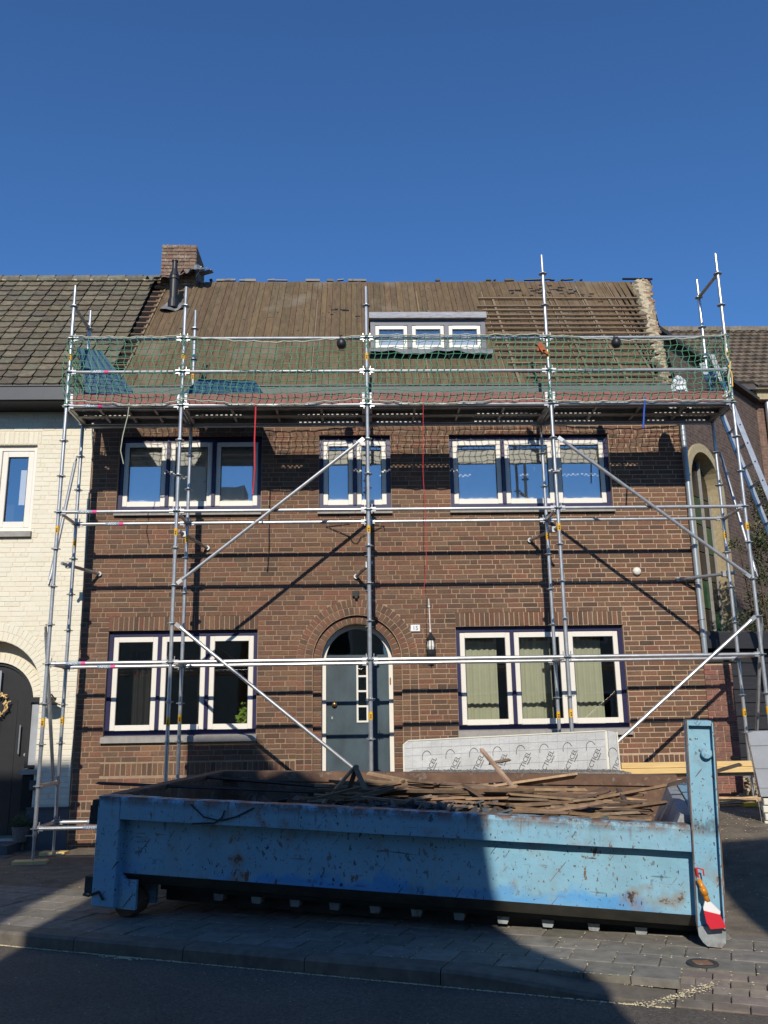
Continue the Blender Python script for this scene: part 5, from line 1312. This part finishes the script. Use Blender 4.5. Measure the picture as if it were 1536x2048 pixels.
for i in range(20):
    a0, a1 = math.pi*i/20, math.pi*(i+1)/20; P = lambda r, a: (WC+r*math.cos(a), WS+r*math.sin(a))
    b.prism([P(WR-.13,a0),P(WR+.04,a0),P(WR+.04,a1),P(WR-.13,a1)], 'y', -.05, .30)
b.box(W0-.04,W0+.13,-.05,.30,WZ,WS); b.box(W1-.13,W1+.04,-.05,.30,WZ,WS); b.box(W0-.05,W1+.05,-.08,.30,WZ-.12,WZ); cmap(b).build('window_surround', M_stone, ch)
M_lg1 = M('leaded_glass_amber', (.10,.065,.010), .2, var=.4, scale=5); M_lg2 = M('leaded_glass_green', (.01,.06,.02), .2, var=.4, scale=5); M_lg3 = M('leaded_glass_dark', (.02,.018,.014), .2, var=.4, scale=5)
k = 0
for s0, s1 in ((W0+.15,W0+.54),(W0+.57,W1-.57),(W1-.54,W1-.15)):
    z = WZ+.02
    while z < WS+WR-.25:
        z1 = min(z+.55, WS+WR-.2); b = MB().box(s0,s1,.22,.24,z,z1-.02); cmap(b).build('leaded_pane', (M_lg3,M_lg1,M_lg3,M_lg1,M_lg2,M_lg1,M_lg3)[(k*2+k//3) % 7], ch); z = z1; k += 1
b = MB(); b.box(W0+.54,W0+.57,.17,.26,WZ,WS+WR-.2); b.box(W1-.57,W1-.54,.17,.26,WZ,WS+WR-.2); b.box(W0+.12,W0+.15,.18,.26,WZ,WS); b.box(W1-.15,W1-.12,.18,.26,WZ,WS); cmap(b).build('glazing_bar', M_sill, ch)
b = cmap(MB().box(-.3,4.6,.36,.40,WZ-.2,WS+WR)); b.build('window_backing', M_black, ch)
# wall facing the street beyond the inner corner, cornice, downpipe, roof
CX, CYB, CZE = 9.05, 6.02, 8.66
b = MB(); b.box(CX,15,CYB,CYB+.3,-.1,CZE); o = b.build('street_wall', M_chapel2, ch, fixn=False); uvs(o, lambda v: (v.x, v.z))
b = MB(); b.box(CX-.05,15,CYB-.22,CYB+.2,CZE,CZE+.20); b.box(CX-.09,15,CYB-.28,CYB+.2,CZE+.20,CZE+.25); b.build('cornice', M_stone, ch)
b = MB(); b.tube([(CX+.22,CYB-.1,CZE),(CX+.22,CYB-.1,.5)], .06, 12); b.build('downpipe', M_galvd, ch)
b = MB(); b.bar(cp(-.6,.04,8.66), cp(4.75,.04,8.66), .22, .08); b.build('eave_board', M_under, ch)
def crf(x, v, w): return Vector((x, CYB-.25+v*.7071-w*.7071, CZE+.27+v*.7071+w*.7071))
VC = 3.72
b = MB(); b.add([crf(4.5,-.1,0),crf(16,-.1,0),crf(16,VC,0),crf(4.5,VC,0)], [(0,1,2,3)]); q = crf(4.5,VC,0); b.add([q,crf(16,VC,0),(16,q.y+4,q.z-4),(4.5,q.y+4,q.z-4)], [(0,1,2,3)]); b.build('roof', M_oroof, ch, fixn=False)
b = MB(); CTP = [(.145,.112,.080),(.12,.094,.070),(.165,.125,.088)]
for r in range(16):
    for c in range(36):
        x = 6.6+.21*c+(.105 if r % 2 else 0); v = .0+.235*r; b.col(jit(random.choice(CTP),.2))
        if x < CX-.1 and v < (CX-x)*.35: continue
        b.add([crf(x-.105,v,.06),crf(x-.05,v,.09),crf(x+.02,v,.06),crf(x+.105,v,.065),crf(x-.105,v+.26,.012),crf(x-.05,v+.26,.04),crf(x+.02,v+.26,.012),crf(x+.105,v+.26,.016),crf(x-.105,v,.02),crf(x+.105,v,.02)], [(0,1,5,4),(1,2,6,5),(2,3,7,6),(8,9,3,2,1,0)])
o = b.build('roof_tiles', M_tile, ch, fixn=False); o['kind'] = 'stuff'
for k in range(24): b = MB().col(jit((.2,.17,.13),.2)); b.bar(crf(6.4+.33*k,VC,.03), crf(6.72+.33*k,VC,.05), .22, .12); b.build('ridge_tile', M_tile, ch)

bu = thing('leafy_bush', 'dark green leafy bush growing between ladder and chapel wall', 'bush', (6.75,1.6,.4))
b = MB()
for k in range(9): a = random.uniform(0,6.28); b.tube([(6.75,1.6,.4),(6.75+.25*math.cos(a),1.6+.25*math.sin(a),2.0),(6.8+.6*math.cos(a),1.6+.45*math.sin(a),3.8+random.uniform(-.5,.9))], .035, 5, r2=.008)
b.build('trunk', M_bark, bu)
b = MB(); cl = []
for k in range(95):
    z = random.uniform(2.6,5.5); r = .75*max(.05, 1-((z-3.7)/1.9)**2)**.5; a = random.uniform(0,6.28); q = r*random.uniform(.3,1); cl.append((6.82+.12*(z-3.7)+q*math.cos(a), 1.6+q*math.sin(a)*.8, z, random.uniform(.14,.32)))
for (x, y, z, r) in cl:
    base = random.choice(((.055,.075,.022),(.045,.065,.02),(.09,.095,.03),(.035,.05,.018)))
    for k in range(85):
        d_ = Vector((random.gauss(0,1),random.gauss(0,1),random.gauss(0,1))).normalized(); p = Vector((x,y,z))+d_*r*random.uniform(.3,1)
        e = Vector((random.gauss(0,1),random.gauss(0,1),random.gauss(0,1))).normalized(); s_ = random.uniform(.018,.034); q = e.cross(d_+Vector((0,0,.01))).normalized()*s_*.55; e = e*s_
        b.col(jit(base,.4)); b.add([p-e,p+q,p+e,p-q],[(0,1,2,3)])
b.build('crown', M_leaf, bu, fixn=False)

# ================================================================== HOUSES ACROSS THE STREET (behind the camera: they shade the road)
oh = thing('gable_house', 'cream rendered gable house across the street behind the viewer', 'house', (-1.4,-17,0))
YF = -15.0
b = MB(); b.prism([(-3.45,-.2),(.66,-.2),(.66,5.2),(.3,5.9),(.1,6.8),(-1.5,8.65),(-3.45,8.65)], 'y', -24, YF); b.build('wall', M_render, oh)
b = MB()
for p, q in (((.92,5.27),(.5,5.85)),((.5,5.85),(.33,6.37)),((.33,6.37),(.26,6.95)),((.26,6.95),(-1.27,8.75)),((-1.27,8.75),(-1.6,9.0)),((-1.6,9.0),(-3.45,8.8))):
    b.prism([p, q, (q[0]-.10,q[1]-.12), (p[0]-.10,p[1]-.12)], 'y', -24.1, YF+.05)
b.build('roof', M_oroof, oh)
b = MB().prism([(-3.46,8.3),(-2.05,8.3),(-2.05,10.4),(-2.5,11.0),(-3.46,11.0)], 'y', -16.2,-15.0); b.build('chimney', M_mortar, oh)
for x in (-2.6,-.9):
    for z in (1.0,3.7): b = MB(); b.box(x-.5,x+.5,YF,YF+.03,z,z+1.4); o = b.build('window', M_cream, oh); b = MB().box(x-.42,x+.42,YF+.03,YF+.04,z+.08,z+1.32); b.build('pane', M_dark, o)
oh2 = thing('long_house', 'long tiled house across the street behind the viewer', 'house', (-9,-17,0))
b = MB(); b.box(-14,-3.95,-22,YF,-.2,6.2); b.build('wall', M_render, oh2)
b = MB(); b.prism([(-22.2,6.2),(-14.8,6.2),(-17,8.3),(-20,8.3)], 'x', -14,-3.95); b.build('roof', M_oroof, oh2)
b = MB().box(-6.3,-5.06,-16.4,-15.4,6.5,11.0); b.build('shade_tower', M_render, oh2)  # unseen tower, sized to throw its shade on the white house wall
b = MB().box(-5.05,-3.97,-16.4,-15.4,6.5,9.4); b.build('shade_block', M_render, oh2)  # unseen block added to keep the left soil in shade

oh3 = thing('parapet_house', 'pale flat-topped house across the street beyond an alley', 'house', (6,-17,0))
b = MB(); b.box(2.36,12,-23,YF,-.2,7.4); b.build('wall', M_render, oh3)
b = MB(); b.box(2.30,12.05,YF-.4,YF+.05,7.4,7.6); b.build('parapet', M_sill, oh3)
for k in range(5):
    for z in (1.0,4.0): b = MB(); b.box(3.2+1.8*k,4.2+1.8*k,YF+.001,YF+.03,z,z+1.5); o = b.build('window', M_cream, oh3); b = MB().box(3.28+1.8*k,4.12+1.8*k,YF+.03,YF+.04,z+.08,z+1.42); b.build('pane', M_dark, o)
